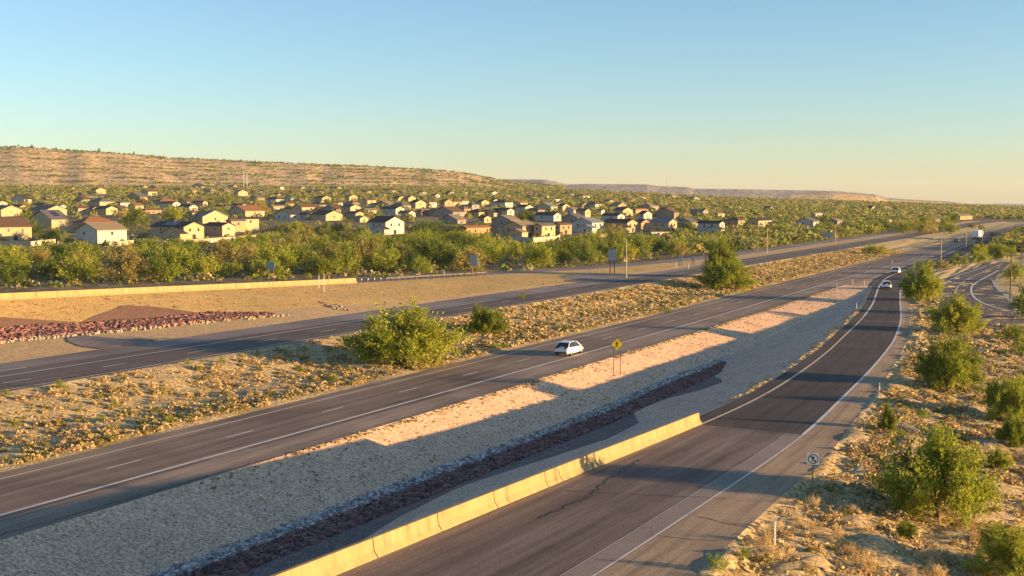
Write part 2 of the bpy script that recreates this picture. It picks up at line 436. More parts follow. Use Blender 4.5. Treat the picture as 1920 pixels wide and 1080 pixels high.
OUTR = [5, 12, 24, 45, 80, 150, 300, 600, 1200, 2500]

def all_columns(s):
    """arrays (ncols, ns) of t and z"""
    s = np.asarray(s, float)
    core = columns(s)
    T = []; Z = []
    t0, z0 = core[0]; tN, zN = core[-1]
    for o in OUTL:
        t = t0 - o; x, y = st2xy(s, t)
        w = np.clip(o / 16.0, 0, 1); w = w * w * (3 - 2 * w)
        T.append(t); Z.append(z0 * (1 - w) + terrain(x, y) * w)
    for t, z in core: T.append(t * np.ones_like(s)); Z.append(z * np.ones_like(s))
    for o in OUTR:
        t = tN + o; x, y = st2xy(s, t)
        w = np.clip(o / 18.0, 0, 1)
        T.append(t); Z.append(zN * (1 - w) + (terrain(x, y) + 0.2) * w)
    T = np.array(T); Z = np.array(Z)
    # beyond the roads everything eases into the plain
    f = np.clip((s - 650) / 400, 0, 1)
    X, Y = st2xy(s[None, :] * np.ones_like(T), T)
    Z = Z * (1 - f) + terrain(X, Y) * f
    return T, Z

S_TAB = np.concatenate([np.arange(-60, 300, 2.0), np.arange(300, 560, 5.0), np.arange(560, 1200, 20.0), np.arange(1200, 3000, 75.0), np.arange(3000, 9001, 400.0)])
T_TAB, Z_TAB = all_columns(S_TAB)

def gz_st(s, t):
    s = float(min(max(s, S_TAB[0]), S_TAB[-1] - 1e-3))
    i = int(np.searchsorted(S_TAB, s, side='right') - 1); i = min(max(i, 0), len(S_TAB) - 2)
    f = (s - S_TAB[i]) / (S_TAB[i + 1] - S_TAB[i])
    tc = T_TAB[:, i] * (1 - f) + T_TAB[:, i + 1] * f
    zc = Z_TAB[:, i] * (1 - f) + Z_TAB[:, i + 1] * f
    return float(np.interp(t, tc, zc))
def gz(x, y):
    s, t = xy2st(x, y); return gz_st(s, t)

def ray(px, py):
    dx = (px - 960) / F; dv = (540 - py) / F
    return dx, math.cos(PITCH) + dv * math.sin(PITCH), -math.sin(PITCH) + dv * math.cos(PITCH)
def at(px, py, dz=0.0):
    """the point of the ground that lies on this line of sight (x, y, z)"""
    d = ray(px, py)
    lo, hi = None, None
    k0 = 25.0; prev = k0
    k = k0
    while k < 9000:
        z = CAM_H + d[2] * k
        if z <= gz(d[0] * k, d[1] * k) + dz:
            lo, hi = prev, k; break
        prev = k; k *= 1.02
    if lo is None:
        k = 3500.0
        return (d[0] * k, d[1] * k, gz(d[0] * k, d[1] * k))
    for _ in range(22):
        m = (lo + hi) / 2
        if CAM_H + d[2] * m <= gz(d[0] * m, d[1] * m) + dz: hi = m
        else: lo = m
    k = (lo + hi) / 2
    return (d[0] * k, d[1] * k, gz(d[0] * k, d[1] * k))
def to_px(x, y, z):
    c, s_ = math.cos(PITCH), math.sin(PITCH)
    zz = z - CAM_H
    dep = y * c - zz * s_; up = y * s_ + zz * c
    return 960 + F * x / dep, 540 - F * up / dep, F / dep

# ------------------------------------------------------------------ ground strips
def strip(name, cl, cr, mat, s0=-60, s1=9000, nsub=1, rough=0.0, fine=None, uref=None, kind='structure', dz=0.0, parent=None, seed=1):
    """the ground between two break lines (indices into the table)"""
    ss = S_TAB[(S_TAB >= s0) & (S_TAB <= s1)]
    if fine:
        a = np.arange(max(s0, fine[0]), min(s1, fine[1]), fine[2])
        ss = np.unique(np.round(np.concatenate([ss, a]), 3))
    tl = []; zl = []
    for c in range(cl, cr + 1):
        tl.append(np.interp(ss, S_TAB, T_TAB[c])); zl.append(np.interp(ss, S_TAB, Z_TAB[c]))
    tt = []; zz = []
    for c in range(len(tl) - 1):
        for j in range(nsub):
            f = j / nsub
            tt.append(tl[c] * (1 - f) + tl[c + 1] * f); zz.append(zl[c] * (1 - f) + zl[c + 1] * f)
    tt.append(tl[-1]); zz.append(zl[-1])
    tt = np.array(tt).T; zz = np.array(zz).T            # (ns, nt)
    ns, nt_ = tt.shape
    if rough > 0:
        r = np.random.default_rng(seed)
        nz = r.normal(0, 1, (ns, nt_))
        for _ in range(2):
            nz = (nz + np.roll(nz, 1, 0) + np.roll(nz, -1, 0) + np.roll(nz, 1, 1) + np.roll(nz, -1, 1)) / 5
        nz = nz / (nz.std() + 1e-6) * rough
        nz[:, 0] = 0; nz[:, -1] = 0; nz[:1] = 0
        zz = zz + nz
    X, Y = st2xy(ss[:, None] * np.ones_like(tt), tt)
    V = np.stack([X, Y, zz + dz], -1).reshape(-1, 3)
    i = np.arange(ns - 1)[:, None] * nt_ + np.arange(nt_ - 1)[None, :]
    Q = np.stack([i, i + 1, i + nt_ + 1, i + nt_], -1).reshape(-1, 4)
    ref = uref(ss)[:, None] if uref is not None else 0
    UV = np.stack([tt - ref, ss[:, None] * np.ones_like(tt)], -1).reshape(-1, 2)
    me = mesh_np(name, V, Q, mat, uv=UV, smooth=True)
    o = link(name, me, parent)
    if kind: o["kind"] = kind
    return o

def ribbon(name, fl, fr, s0, s1, mat, dz=0.012, step=3.0, parent=None, kind='structure'):
    """a painted line between two lateral offsets, laid on the pavement"""
    n = max(2, int((s1 - s0) / step) + 1)
    ss = np.linspace(s0, s1, n)
    V = []
    for s in ss:
        for t in (fl(s), fr(s)):
            x, y = st2xy(s, t); V.append((x, y, gz_st(s, t) + dz))
    Q = np.array([[2*i, 2*i+1, 2*i+3, 2*i+2] for i in range(n - 1)])
    o = link(name, mesh_np(name, np.array(V), Q, mat), parent)
    if kind and parent is None: o["kind"] = kind
    return o

C0 = len(OUTL)
iB0, iWALL, iTOE, iSBL, iSBR, iMED, iNBL, iNBR, iRIPL, iRIPR, iBED, iRAL, iRAR, iAP = range(C0, C0 + NCOL)
END = len(OUTL) + NCOL + len(OUTR) - 1
SROAD = 1000
strip("desert_ground", 0, iB0, M['farland'], nsub=3, rough=0.0)
frontage = strip("off_ramp_road", iB0, iWALL, M['sbsh'], s1=SROAD, uref=f_sbl)
strip("sand_embankment", iWALL, iTOE, M['sand'], s1=300, nsub=8, rough=0.05, seed=3)
strip("sand_shoulder", iTOE, iSBL, M['flatsand'], s1=300, nsub=4, rough=0.02, seed=4)
strip("gravel_shoulder", iWALL, iSBL, M['flatsand'], s0=300, s1=SROAD, nsub=1)
sb_road = strip("southbound_road", iSBL, iSBR, M['sb'], s1=SROAD, uref=f_sbl)
strip("median_ground", iSBR, iNBL, M['verge'], s1=SROAD, nsub=10, rough=0.09, fine=(50, 300, 1.0), seed=5)
nb_road = strip("northbound_road", iNBL, iNBR, M['nb'], s1=SROAD, uref=f_nbr)
strip("bank_ground", iNBR, iRIPL, M['bank'], s1=262, nsub=6, rough=0.03, seed=6, fine=(40, 260, 1.0))
strip("ditch_ground", iRIPL, iRIPR, M['gravel'], s1=262, nsub=2)
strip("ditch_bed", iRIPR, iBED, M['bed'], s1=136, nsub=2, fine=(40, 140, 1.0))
strip("ditch_gravel", iRIPR, iBED, M['gravel'], s0=136, s1=262, nsub=1)
strip("ramp_slope_ground", iBED, iRAL, M['gravel'], s1=262, nsub=6, rough=0.03, seed=8, fine=(40, 260, 1.0))
strip("gore_road", iNBR, iRAL, M['nb'], s0=262, s1=SROAD, uref=f_nbr)
f_rm = lambda s: (f_rl(s) + f_rr(s)) / 2
ramp_old = strip("near_ramp_road", iRAL, iRAR, M['rampold'], s1=84, nsub=2, uref=f_rm)
ramp_road = strip("on_ramp_road", iRAL, iRAR, M['rampdark'], s0=84, s1=SROAD, nsub=2, uref=f_rm)
strip("paved_apron", iRAR, iAP, M['apron'], s1=SROAD, nsub=1, uref=f_rr)
strip("verge_ground", iAP, iAP + 5, M['verge'], s1=SROAD, nsub=12, rough=0.13, fine=(30, 300, 1.0), seed=9)
strip("right_desert_ground", iAP + 5, END, M['farland'], s1=SROAD, nsub=2)
strip("far_desert_ground", iB0, END, M['farland'], s0=SROAD, nsub=1)

# painted lines
W = 0.11
def line(name, f, off, s0, s1, mat='paint', w=W, step=3.0, parent=None):
    return ribbon(name, lambda s: f(s) + off - w, lambda s: f(s) + off + w, s0, s1, M[mat], step=step, parent=parent, kind=None if parent else 'structure')
line("edge_line", f_nbr, 0, 0, 560, parent=nb_road, w=0.15)
line("edge_line", f_nbr, -7.6, 0, 700, 'painty', parent=nb_road)
s = 62.0 - 12.3 * 5
while s < 640:
    line("lane_dash", f_nbr, -3.7, s - 1.6, s + 1.6, parent=nb_road, w=0.09)
    s += 12.3
ribbon("shoulder_strip", lambda s: np.interp(s, S_TAB, T_TAB[iSBL]) + 0.15, lambda s: f_sbl(s) - 3.1 if s < 86 else f_sbl(s) - max(0.5, 3.1 - (s - 86) * 0.03), 20, 290, M['sbsh'], dz=0.008, parent=sb_road, kind=None)
line("edge_line", f_sbl, 0, 0, 640, parent=sb_road)
line("edge_line", f_sbl, 7.2, 0, 640, 'painty', parent=sb_road)
line("edge_line", f_sbl, -3.0, 40, 86, parent=sb_road)
s = 79.2 - 12.2 * 5
while s < 600:
    line("lane_dash", f_sbl, 3.6, s - 1.6, s + 1.6, parent=sb_road, w=0.09)
    s += 12.2
line("edge_line", f_rl, 0.25, 84, 190, 'painty', parent=ramp_road, w=0.11)
line("edge_line", f_rl, 0.25, 190, 540, parent=ramp_road, w=0.15)
line("edge_line", f_rr, -0.15, 84, 900, parent=ramp_road, w=0.13)
line("edge_line", f_rr, -0.12, 10, 84, parent=ramp_old, w=0.055)
ribbon("gutter_line", lambda s: f_rr(s) - 1.30, lambda s: f_rr(s) - 1.27, 10, 84, M['paint'], parent=ramp_old, kind=None)
ribbon("faded_line", lambda s: f_rr(s) - 4.0, lambda s: f_rr(s) - 3.93, 56, 61, M['sbsh'], parent=ramp_old, kind=None)
M['gutter'] = asphalt_mat("concrete_gutter", (0.27, 0.22, 0.18), (0.34, 0.28, 0.235), patchy=0.2)
ribbon("gutter", lambda s: f_rr(s) - 1.26, lambda s: f_rr(s) - 0.18, 10, 83.8, M['gutter'], dz=0.008, step=1.5, parent=ramp_old, kind=None)
# rumble strip cut beside the edge line
mb = MB()
s = 30.0
while s < 100:
    if not (66 < s < 70):
        q = []
        for (ds, dt) in ((0, .28), (0.13, .28), (0.13, .62), (0, .62)):
            x, y = st2xy(s + ds, f_nbr(s) + dt); q.append((x, y, gz_st(s + ds, f_nbr(s) + dt) + 0.008))
        mb.add(q, [(0, 1, 2, 3)])
    s += 0.32
tag(mb.build("rumble_strip", M['crack'], nb_road), kind='stuff')

# cracks and pavement joints
def crack(pts_px, w=0.035, parent=None, name="crack", jitter=0.06, mat='crack'):
    P = []
    for a, b in zip(pts_px[:-1], pts_px[1:]):
        A = at(*a); B = at(*b)
        n = max(2, int(math.dist(A, B) / 0.35))
        for i in range(n):
            f = i / n
            P.append((A[0]*(1-f)+B[0]*f + rng.gauss(0, jitter), A[1]*(1-f)+B[1]*f + rng.gauss(0, jitter)))
    V = []
    for i, (x, y) in enumerate(P):
        j = min(i + 1, len(P) - 1); k = max(i - 1, 0)
        dx, dy = P[j][0]-P[k][0], P[j][1]-P[k][1]; l = math.hypot(dx, dy) or 1
        ww = w * rng.uniform(0.5, 1.2)
        for sg in (1, -1):
            xx, yy = x - dy/l*ww*sg, y + dx/l*ww*sg
            V.append((xx, yy, gz(xx, yy) + 0.012))
    Q = np.array([[2*i, 2*i+1, 2*i+3, 2*i+2] for i in range(len(P) - 1)])
    return link(name, mesh_np(name, np.array(V), Q, M[mat]), parent)
crack([(1058, 920), (1180, 927), (1380, 936)], 0.035, ramp_old)
crack([(1380, 937), (1465, 946)], 0.02, ramp_old)
crack([(1200, 862), (1130, 905), (1100, 935), (1070, 945), (1002, 975)], 0.045, ramp_old, jitter=0.09)
crack([(1210, 1003), (1290, 1012), (1370, 1015)], 0.03, ramp_old)
crack([(1310, 969), (1370, 983), (1440, 999)], 0.03, ramp_old)
crack([(1390, 800), (1505, 818)], 0.05, ramp_road, "pavement_joint", jitter=0.0)
crack([(1312, 802), (1390, 806), (1500, 819)], 0.05, ramp_old, "pavement_joint", jitter=0.0)
crack([(1620, 602), (1692, 604)], 0.10, ramp_road, "pavement_joint", jitter=0.0, mat='paint')
crack([(0, 1004), (200, 947), (420, 884), (640, 823)], 0.06, nb_road, "pavement_edge_crack", jitter=0.08)

# patches draped on the ground
def patch(name, px, mat, dz=0.03, sub=1.0, kind='structure'):
    """closed outline given on the ground, filled and draped"""
    P = [at(x, y) for x, y in px]
    bm = bmesh.new()
    vs = [bm.verts.new((p[0], p[1], 0)) for p in P]
    es = [bm.edges.new((vs[i], vs[(i + 1) % len(vs)])) for i in range(len(vs))]
    bmesh.ops.triangle_fill(bm, use_beauty=True, edges=es)
    for _ in range(5):
        long_e = [e for e in bm.edges if e.calc_length() > sub]
        if not long_e: break
        bmesh.ops.subdivide_edges(bm, edges=long_e, cuts=1)
        bmesh.ops.triangulate(bm, faces=[f for f in bm.faces if len(f.verts) > 4])
    bmesh.ops.triangulate(bm, faces=bm.faces[:])
    for v in bm.verts: v.co.z = gz(v.co.x, v.co.y) + dz
    me = bpy.data.meshes.new(name); bm.to_mesh(me); bm.free(); me.materials.append(mat)
    l = me.uv_layers.new(name="UVMap")
    for lp in me.loops:
        c = me.vertices[lp.vertex_index].co; l.data[lp.index].uv = (c.x, c.y)
    for p in me.polygons:
        p.use_smooth = True
    me.update()
    if me.polygons and me.polygons[0].normal.z < 0: me.flip_normals()
    o = link(name, me); o["kind"] = kind
    return o
patch("red_ground", [(-20, 594), (70, 600), (150, 606), (185, 592), (235, 573), (300, 577), (370, 587), (440, 586), (500, 590), (440, 600), (330, 612), (150, 628), (-20, 644)], M['redbed'], dz=0.09, sub=2.5)
patch("turnout_ground", [(125, 633), (160, 630), (215, 636), (300, 637), (250, 646), (190, 655), (150, 650), (128, 641)], M['sbsh'], dz=0.07, sub=2.5)
patch("connector_road", [(1062, 528), (1050, 517), (1075, 513), (1130, 515), (1180, 518), (1150, 523), (1100, 530)], M['sbsh'], dz=0.05, sub=3)
fr = patch("frontage_road", [(1745, 575), (1752, 545), (1768, 531), (1796, 516), (1823, 507), (1850, 497), (1885, 488), (1897, 492), (1876, 510), (1866, 522), (1870, 545), (1888, 562), (1935, 590), (2010, 622), (2010, 700), (1900, 640), (1850, 618), (1790, 610)], M['road2'], dz=0.12, sub=6)
def line_px(pts, w, mat='paint', parent=None, name="painted_line", dz=0.15):
    P = [at(*p) for p in pts]
    # smooth the polyline
    Q = []
    for i in range(len(P) - 1):
        p0 = P[max(i-1,0)]; p1 = P[i]; p2 = P[i+1]; p3 = P[min(i+2,len(P)-1)]
        for k in range(6):
            f = k / 6
            Q.append(tuple(0.5*((2*p1[j]) + (-p0[j]+p2[j])*f + (2*p0[j]-5*p1[j]+4*p2[j]-p3[j])*f*f + (-p0[j]+3*p1[j]-3*p2[j]+p3[j])*f**3) for j in (0,1)))
    Q.append(P[-1][:2])
    V = []
    for i, (x, y) in enumerate(Q):
        j = min(i+1, len(Q)-1); k = max(i-1, 0); dx, dy = Q[j][0]-Q[k][0], Q[j][1]-Q[k][1]; l = math.hypot(dx, dy) or 1
        for sg in (1, -1):
            V.append((x - dy/l*w*sg, y + dx/l*w*sg, gz(x, y) + dz))
    F4 = np.array([[2*i, 2*i+1, 2*i+3, 2*i+2] for i in range(len(Q)-1)])
    return link(name, mesh_np(name, np.array(V), F4, M[mat]), parent)
line_px([(1905, 586), (1875, 580), (1846, 571), (1826, 558), (1821, 541), (1832, 530), (1852, 519), (1872, 508)], 0.22, parent=fr)
line_px([(1768, 534), (1796, 518), (1823, 509), (1850, 499)], 0.15, parent=fr)
line_px([(1789, 556), (1792, 545), (1805, 530), (1833, 515), (1859, 504), (1880, 495)], 0.15, 'painty', parent=fr)
line_px([(1880, 545), (1895, 565), (1930, 592), (1960, 605)], 0.45, 'curb', parent=fr, name="kerb")
line_px([(1862, 526), (1872, 542), (1885, 553)], 0.5, 'curb', parent=fr, name="kerb")
# short concrete spillway kerb in the ditch
line_px([(1155, 819), (1172, 813), (1189, 803)], 0.12, 'curb', name="ditch_kerb", dz=0.16)["kind"] = 'structure'

# ------------------------------------------------------------------ hills
def hill(name, prof, D, depth, terr, mat, base_y=352, foot_k=1.0):
    """prof: skyline (px, py) of the crest, D: its distance; terraced face towards the camera"""
    xs = np.arange(prof[0][0], prof[-1][0] + 1, 5.0)
    ys = np.interp(xs, [p[0] for p in prof], [p[1] for p in prof])
    rows = []
    nrow = 26
    r = np.random.default_rng(int(D))
    wig = np.convolve(r.normal(0, 1, len(xs) + 16), np.hanning(17) / 8, mode='valid')[:len(xs)]
    for j in range(nrow + 2):
        f = min(j / (nrow - 1), 1.0)
        V = []
        for i, (x, y) in enumerate(zip(xs, ys)):
            a = (x - 960) / F
            Yc = D + wig[i] * depth * 0.05
            zc = CAM_H + (370 - y) / F * Yc
            Yf = Yc - depth * (0.35 + 0.65 * min(1, (zc - gz(a * (Yc - depth), Yc - depth)) / 70.0)) * foot_k
            Yj = Yf + (Yc - Yf) * f
            zf = float(terrain(a * Yf, Yf)) - 2
            ff = f
            if terr > 0:
                q = f * terr; b = math.floor(q); e = q - b
                ff = (b + min(1, max(0, (e - 0.45) / 0.55))) / terr if f < 1 else 1
                ff = 0.7 * f + 0.3 * ff
            z = zf + (zc - zf) * ff
            if j > nrow - 1: Yj = Yc + (j - nrow + 1) * 500; z = zc - 2 - (j - nrow) * 8
            V.append((a * Yj, Yj, z))
        rows.append(V)
    nt_ = len(xs)
    V = np.array(rows).reshape(-1, 3)
    i = np.arange(nrow + 1)[:, None] * nt_ + np.arange(nt_ - 1)[None, :]
    Q = np.stack([i, i + 1, i + nt_ + 1, i + nt_], -1).reshape(-1, 4)
    o = link(name, mesh_np(name, V, Q, mat, smooth=False)); o["kind"] = 'structure'
    return rows
mesa_rows = hill("terraced_hill", [(-260, 262), (-120, 268), (0, 277), (35, 276), (60, 278), (100, 281), (190, 286), (260, 292), (330, 297), (450, 303), (600, 309), (700, 313), (790, 318), (860, 323), (900, 331), (940, 338), (1000, 345), (1060, 350)], 2600, 420, 9, M['hill'])
hill("pale_mesa", [(880, 338), (930, 336), (1022, 337), (1045, 341), (1062, 346), (1130, 349), (1200, 352)], 3700, 300, 2, M['greyhill'])
hill("long_mesa", [(1040, 347), (1100, 345), (1215, 346), (1232, 349), (1290, 351), (1300, 354), (1400, 355), (1560, 358), (1600, 361), (1640, 365), (1660, 371), (1700, 374), (1780, 378), (1820, 384)], 4600, 260, 2, M['greyhill'], foot_k=0.8)
hill("sunlit_ridge", [(1480, 366), (1560, 363), (1600, 365), (1640, 369), (1662, 374), (1760, 379), (1800, 384)], 3300, 220, 0, M['hill'])  # yellowish material stands in for sunlight on this end of the mesa
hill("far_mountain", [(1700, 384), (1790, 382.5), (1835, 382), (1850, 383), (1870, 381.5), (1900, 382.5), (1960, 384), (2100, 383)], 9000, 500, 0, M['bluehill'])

# ------------------------------------------------------------------ foliage builders
def spray_cloud(centers, dirs, n_leaf, length, size, r, droop=0.15, spread=0.35, ratio=0.5):
    """leaf-sized quads strung along short twigs: centers (n,3), dirs (n,3)"""
    n = len(centers)
    k = np.tile(np.linspace(0.0, 1.0, n_leaf), (n, 1))
    L = length * r.uniform(0.6, 1.3, (n, 1))
    P = centers[:, None, :] + dirs[:, None, :] * (k * L)[:, :, None]
    P[:, :, 2] -= (k ** 2) * L * droop
    P += r.normal(0, size * spread, P.shape)
    P = P.reshape(-1, 3); m = len(P)
    a = r.normal(0, 1, (m, 3)) + np.repeat(dirs, n_leaf, 0) * 0.9
    a /= np.linalg.norm(a, axis=1)[:, None]
    b = np.cross(a, r.normal(0, 1, (m, 3))); b /= np.linalg.norm(b, axis=1)[:, None]
    sz = size * r.uniform(0.6, 1.4, (m, 1))
    a = a * sz; b = b * sz * ratio
    V = np.stack([P - a * 0.5, P + b * 0.6, P + a * 0.5, P - b * 0.6], 1).reshape(-1, 3)
    Q = np.arange(m * 4).reshape(-1, 4)
    return V, Q

def crown_points(n, r, rx=1.0, rz=0.8, zc=0.44, lobes=8, inner=0.35):
    """points through a lumpy crown of half width rx, height about 1"""
    lc = r.normal(0, 1, (lobes, 3)); lc /= np.linalg.norm(lc, axis=1)[:, None]
    lc[:, 2] = np.abs(lc[:, 2]) * 1.0 - 0.30
    lc *= np.array([rx * 0.58, rx * 0.58, rz * 0.62]) * r.uniform(0.75, 1.15, (lobes, 1))
    lr = r.uniform(0.20, 0.50, lobes) * (10.0 / max(lobes, 10)) ** 0.25
    idx = r.integers(0, lobes, n)
    d = r.normal(0, 1, (n, 3)); d /= np.linalg.norm(d, axis=1)[:, None]
    d[:, 2] = np.where(d[:, 2] < -0.75, -d[:, 2] * 0.5, d[:, 2])
    rad = np.where(r.random(n) < inner, r.uniform(0.2, 0.8, n), r.uniform(0.8, 1.05, n))
    P = lc[idx] + d * (lr[idx] * rad)[:, None] * np.array([rx, rx, rz])
    P[:, 2] += zc
    P[:, 2] = np.maximum(P[:, 2], 0.04)
    o = P - np.array([0, 0, 0.25]); o /= np.linalg.norm(o, axis=1)[:, None] + 1e-6
    dd = o * 0.7 + d * 0.5 + np.array([0, 0, 0.25]); dd /= np.linalg.norm(dd, axis=1)[:, None]
    return P, dd

def crown_mesh(name, seed, n, n_leaf, length, size, mat, lobes=12, inner=0.3, zc=None, limbs=0, ratio=0.42):
    r = np.random.default_rng(seed)
    if limbs:
        # limbs fan out from the ground, branchlets leave them, leafy twigs leave the branchlets
        C = []; D = []
        per = max(1, int(n / (limbs * 9)))
        for i in range(limbs):
            az = 2 * math.pi * (i + r.random()) / limbs * 1.0 + r.normal(0, .35)
            el = math.radians(r.choice([r.uniform(8, 35), r.uniform(30, 60), r.uniform(55, 88)], p=[.42, .36, .22]))
            d = np.array([math.cos(az) * math.cos(el), math.sin(az) * math.cos(el), math.sin(el) * 0.92])
            R0 = r.uniform(.72, 1.06)
            for j in range(9):
                f = r.uniform(.28, .98) ** .8
                b0 = d * R0 * f + np.array([0, 0, .06])
                sd = d + r.normal(0, .62, 3); sd[2] += .12; sd /= np.linalg.norm(sd)
                bl = r.uniform(.16, .42) * (1.15 - .4 * f)
                for k in range(per):
                    g = r.random() ** .7
                    c = b0 + sd * bl * g + r.normal(0, .02, 3)
                    dd = sd * .8 + r.normal(0, .45, 3); dd[2] += .1; dd /= np.linalg.norm(dd)
                    C.append(c); D.append(dd)
        P = np.array(C); d = np.array(D)
        P[:, 2] = np.abs(P[:, 2]) + .01
    else:
        kw = dict(lobes=lobes, inner=inner)
        if zc is not None: kw['zc'] = zc
        P, d = crown_points(n, r, **kw)
    V, Q = spray_cloud(P, d, n_leaf, length, size, r, ratio=ratio)
    V[:, 2] = np.maximum(V[:, 2], 0.0)
    q = np.percentile(np.hypot(V[:, 0], V[:, 1]), 98.5); zq = np.percentile(V[:, 2], 99.5)
    V = V / np.array([q, q, zq])
    return mesh_np(name, V, Q, mat)

def trunk_mesh(name, seed, n_limb=6, r0=0.035, reach=0.75, twigs=3):
    r = random.Random(seed); mb = MB()
    base = Vector((0, 0, -0.05)); fork = Vector((r.uniform(-.05, .05), r.uniform(-.05, .05), 0.14))
    mb.tube(base, fork, r0 * 1.3, r0, 7)
    for i in range(n_limb):
        a = 2 * math.pi * (i + r.random() * 0.6) / n_limb
        mid = fork + Vector((math.cos(a) * .28, math.sin(a) * .28, r.uniform(.16, .32)))
        tip = mid + Vector((math.cos(a) * reach * .5, math.sin(a) * reach * .5, r.uniform(.2, .4)))
        mb.tube(fork, mid, r0 * .75, r0 * .45, 6, cap=False); mb.tube(mid, tip, r0 * .45, r0 * .12, 5, cap=False)
        for k in range(twigs):
            aa = a + r.uniform(-.9, .9); b = mid.lerp(tip, r.uniform(0, .7))
            mb.tube(b, b + Vector((math.cos(aa) * .3, math.sin(aa) * .3, r.uniform(.08, .3))), r0 * .22, r0 * .06, 4, cap=False)
    me_o = mb.build(name, M['bark'])
    me = me_o.data; bpy.data.objects.remove(me_o)
    return me

# three levels of detail, unit size (half width 1, height about 1)
NEAR = [crown_mesh("crown_near", 10 + i, 4300, 8, 0.17, 0.047, M['leaf'], limbs=44, ratio=0.4) for i in range(4)]
NEAR_T = [trunk_mesh("trunk_near", 30 + i) for i in range(2)]
MID = [crown_mesh("crown_mid", 40 + i, 800, 5, 0.20, 0.075, [M['leaf'], M['leafdark'], M['leafbrown']][i % 3], limbs=22) for i in range(6)]
MID_T = [trunk_mesh("trunk_mid", 60 + i, 5, twigs=0) for i in range(2)]
BUSHG = [crown_mesh("foliage", 70 + i, 420, 4, 0.22, 0.09, M['bushgreen'], limbs=12) for i in range(3)]
BUSHD = [crown_mesh("foliage_dry", 80 + i, 420, 4, 0.22, 0.085, M['straw'], limbs=12, ratio=0.3) for i in range(4)]

LAND = []     # (px, py, phrase) things one can find in the picture, for labels
def place_phrase(x, y, z, used=None):
    px, py, _ = to_px(x, y, z)
    best = sorted(LAND, key=lambda l: math.hypot((l[0] - px), (l[1] - py) * 1.6))[:1]
    lx, ly, ph = best[0]
    dx, dy = px - lx, py - ly
    if abs(dx) > abs(dy) * 1.3: rel = "left of" if dx < 0 else "right of"
    else: rel = "behind" if dy < 0 else "in front of"
    return rel, ph
USED = {}
def uniq(parts):
    """parts: candidate labels from short to long; the first that is free"""
    for p in parts:
        if p not in USED: USED[p] = 1; return p
    return None

def tree(x, y, w, h, level, label, group=None, seed=0, mat_i=None, z=None):
    z = gz(x, y) if z is None else z
    r = random.Random(int(x * 131 + y * 17 + seed))
    root = empty("mesquite_tree", (x, y, z - 0.05), r.uniform(0, 6.28))
    if level == 0: cm, tm = NEAR[r.randrange(4)], NEAR_T[r.randrange(2)]
    else: cm, tm = MID[r.randrange(6) if mat_i is None else mat_i], MID_T[r.randrange(2)]
    c = link("crown", cm, root); c.scale = (w / 2, w / 2, h)
    t = link("trunk", tm, root); t.scale = (w / 2, w / 2, h)
    tag(root, label, "tree", group)
    return root

# ------------------------------------------------------------------ barriers, guardrail
def jersey(name, s0, s1, f_t, joints, label, h=0.81, w=0.30, side=1, gap=0.02, group=None):
    """concrete barrier whose road face looks to +t; sections between joints are parts"""
    x0, y0 = st2xy((s0 + s1) / 2, f_t((s0 + s1) / 2))
    root = empty(name, (x0, y0, gz_st((s0 + s1) / 2, f_t((s0 + s1) / 2) + 0.3)))
    tag(root, label, "barrier", group)
    prof = [(0.0, 0.0), (0.0, 0.07), (-0.18, 0.33), (-0.24, h), (-0.42, h), (-0.44, 0.0)]
    cuts = [s0] + joints + [s1]
    for a, b in zip(cuts[:-1], cuts[1:]):
        ss = np.linspace(a + gap, b - gap, max(2, int((b - a) / 3) + 1))
        V = []; Fc = []
        n = len(prof)
        for q, s_ in enumerate(ss):
            last = 1.0
            for (dt, dz) in prof:
                t = f_t(s_) + dt
                x, y = st2xy(s_, t)
                V.append((x - root.location.x, y - root.location.y, gz_st(s_, f_t(s_) + 0.3) + dz * last - 0.02 - root.location.z))
        for q in range(len(ss) - 1):
            for i in range(n):
                j = (i + 1) % n
                Fc.append((q * n + i, q * n + j, (q + 1) * n + j, (q + 1) * n + i))
        Fc.append(tuple(range(n))[::-1]); Fc.append(tuple(range((len(ss) - 1) * n, len(ss) * n)))
        me = bpy.data.meshes.new("section"); me.from_pydata(V, [], Fc)
        bm = bmesh.new(); bm.from_mesh(me); bmesh.ops.recalc_face_normals(bm, faces=bm.faces); bm.to_mesh(me); bm.free()
        me.materials.append(M['barrier']); link("section", me, root)
    return root

m, nt, b = new_mat("stained_barrier_concrete")
tc = N(nt, "ShaderNodeTexCoord")
mp = N(nt, "ShaderNodeMapping"); mp.inputs["Scale"].default_value = (1, 1, 0.12); nt.links.new(tc.outputs["Object"], mp.inputs[0])
n1 = noise(nt, 1.6, 6, 0.7, mp.outputs[0]); n2 = noise(nt, 0.25, 3, 0.5, tc.outputs["Object"]); n3 = noise(nt, 20, 3, 0.7, tc.outputs["Object"])
c = ramp(nt, n1.outputs[0], [(0.28, (0.15, 0.10, 0.05)), (0.44, (0.32, 0.24, 0.105)), (0.7, (0.41, 0.315, 0.14))]).outputs[0]
c = mixc(nt, 1.0, c, ramp(nt, n3.outputs[0], [(0.3, 0.85), (0.7, 1.1)]).outputs[0], 'MULTIPLY')
nt.links.new(c, b.inputs["Base Color"]); b.inputs["Roughness"].default_value = 0.9
bp = N(nt, "ShaderNodeBump"); bp.inputs["Strength"].default_value = 0.3; bp.inputs["Distance"].default_value = 0.02
nt.links.new(n1.outputs[0], bp.inputs["Height"]); nt.links.new(bp.outputs[0], b.inputs["Normal"])
M['barrier'] = m

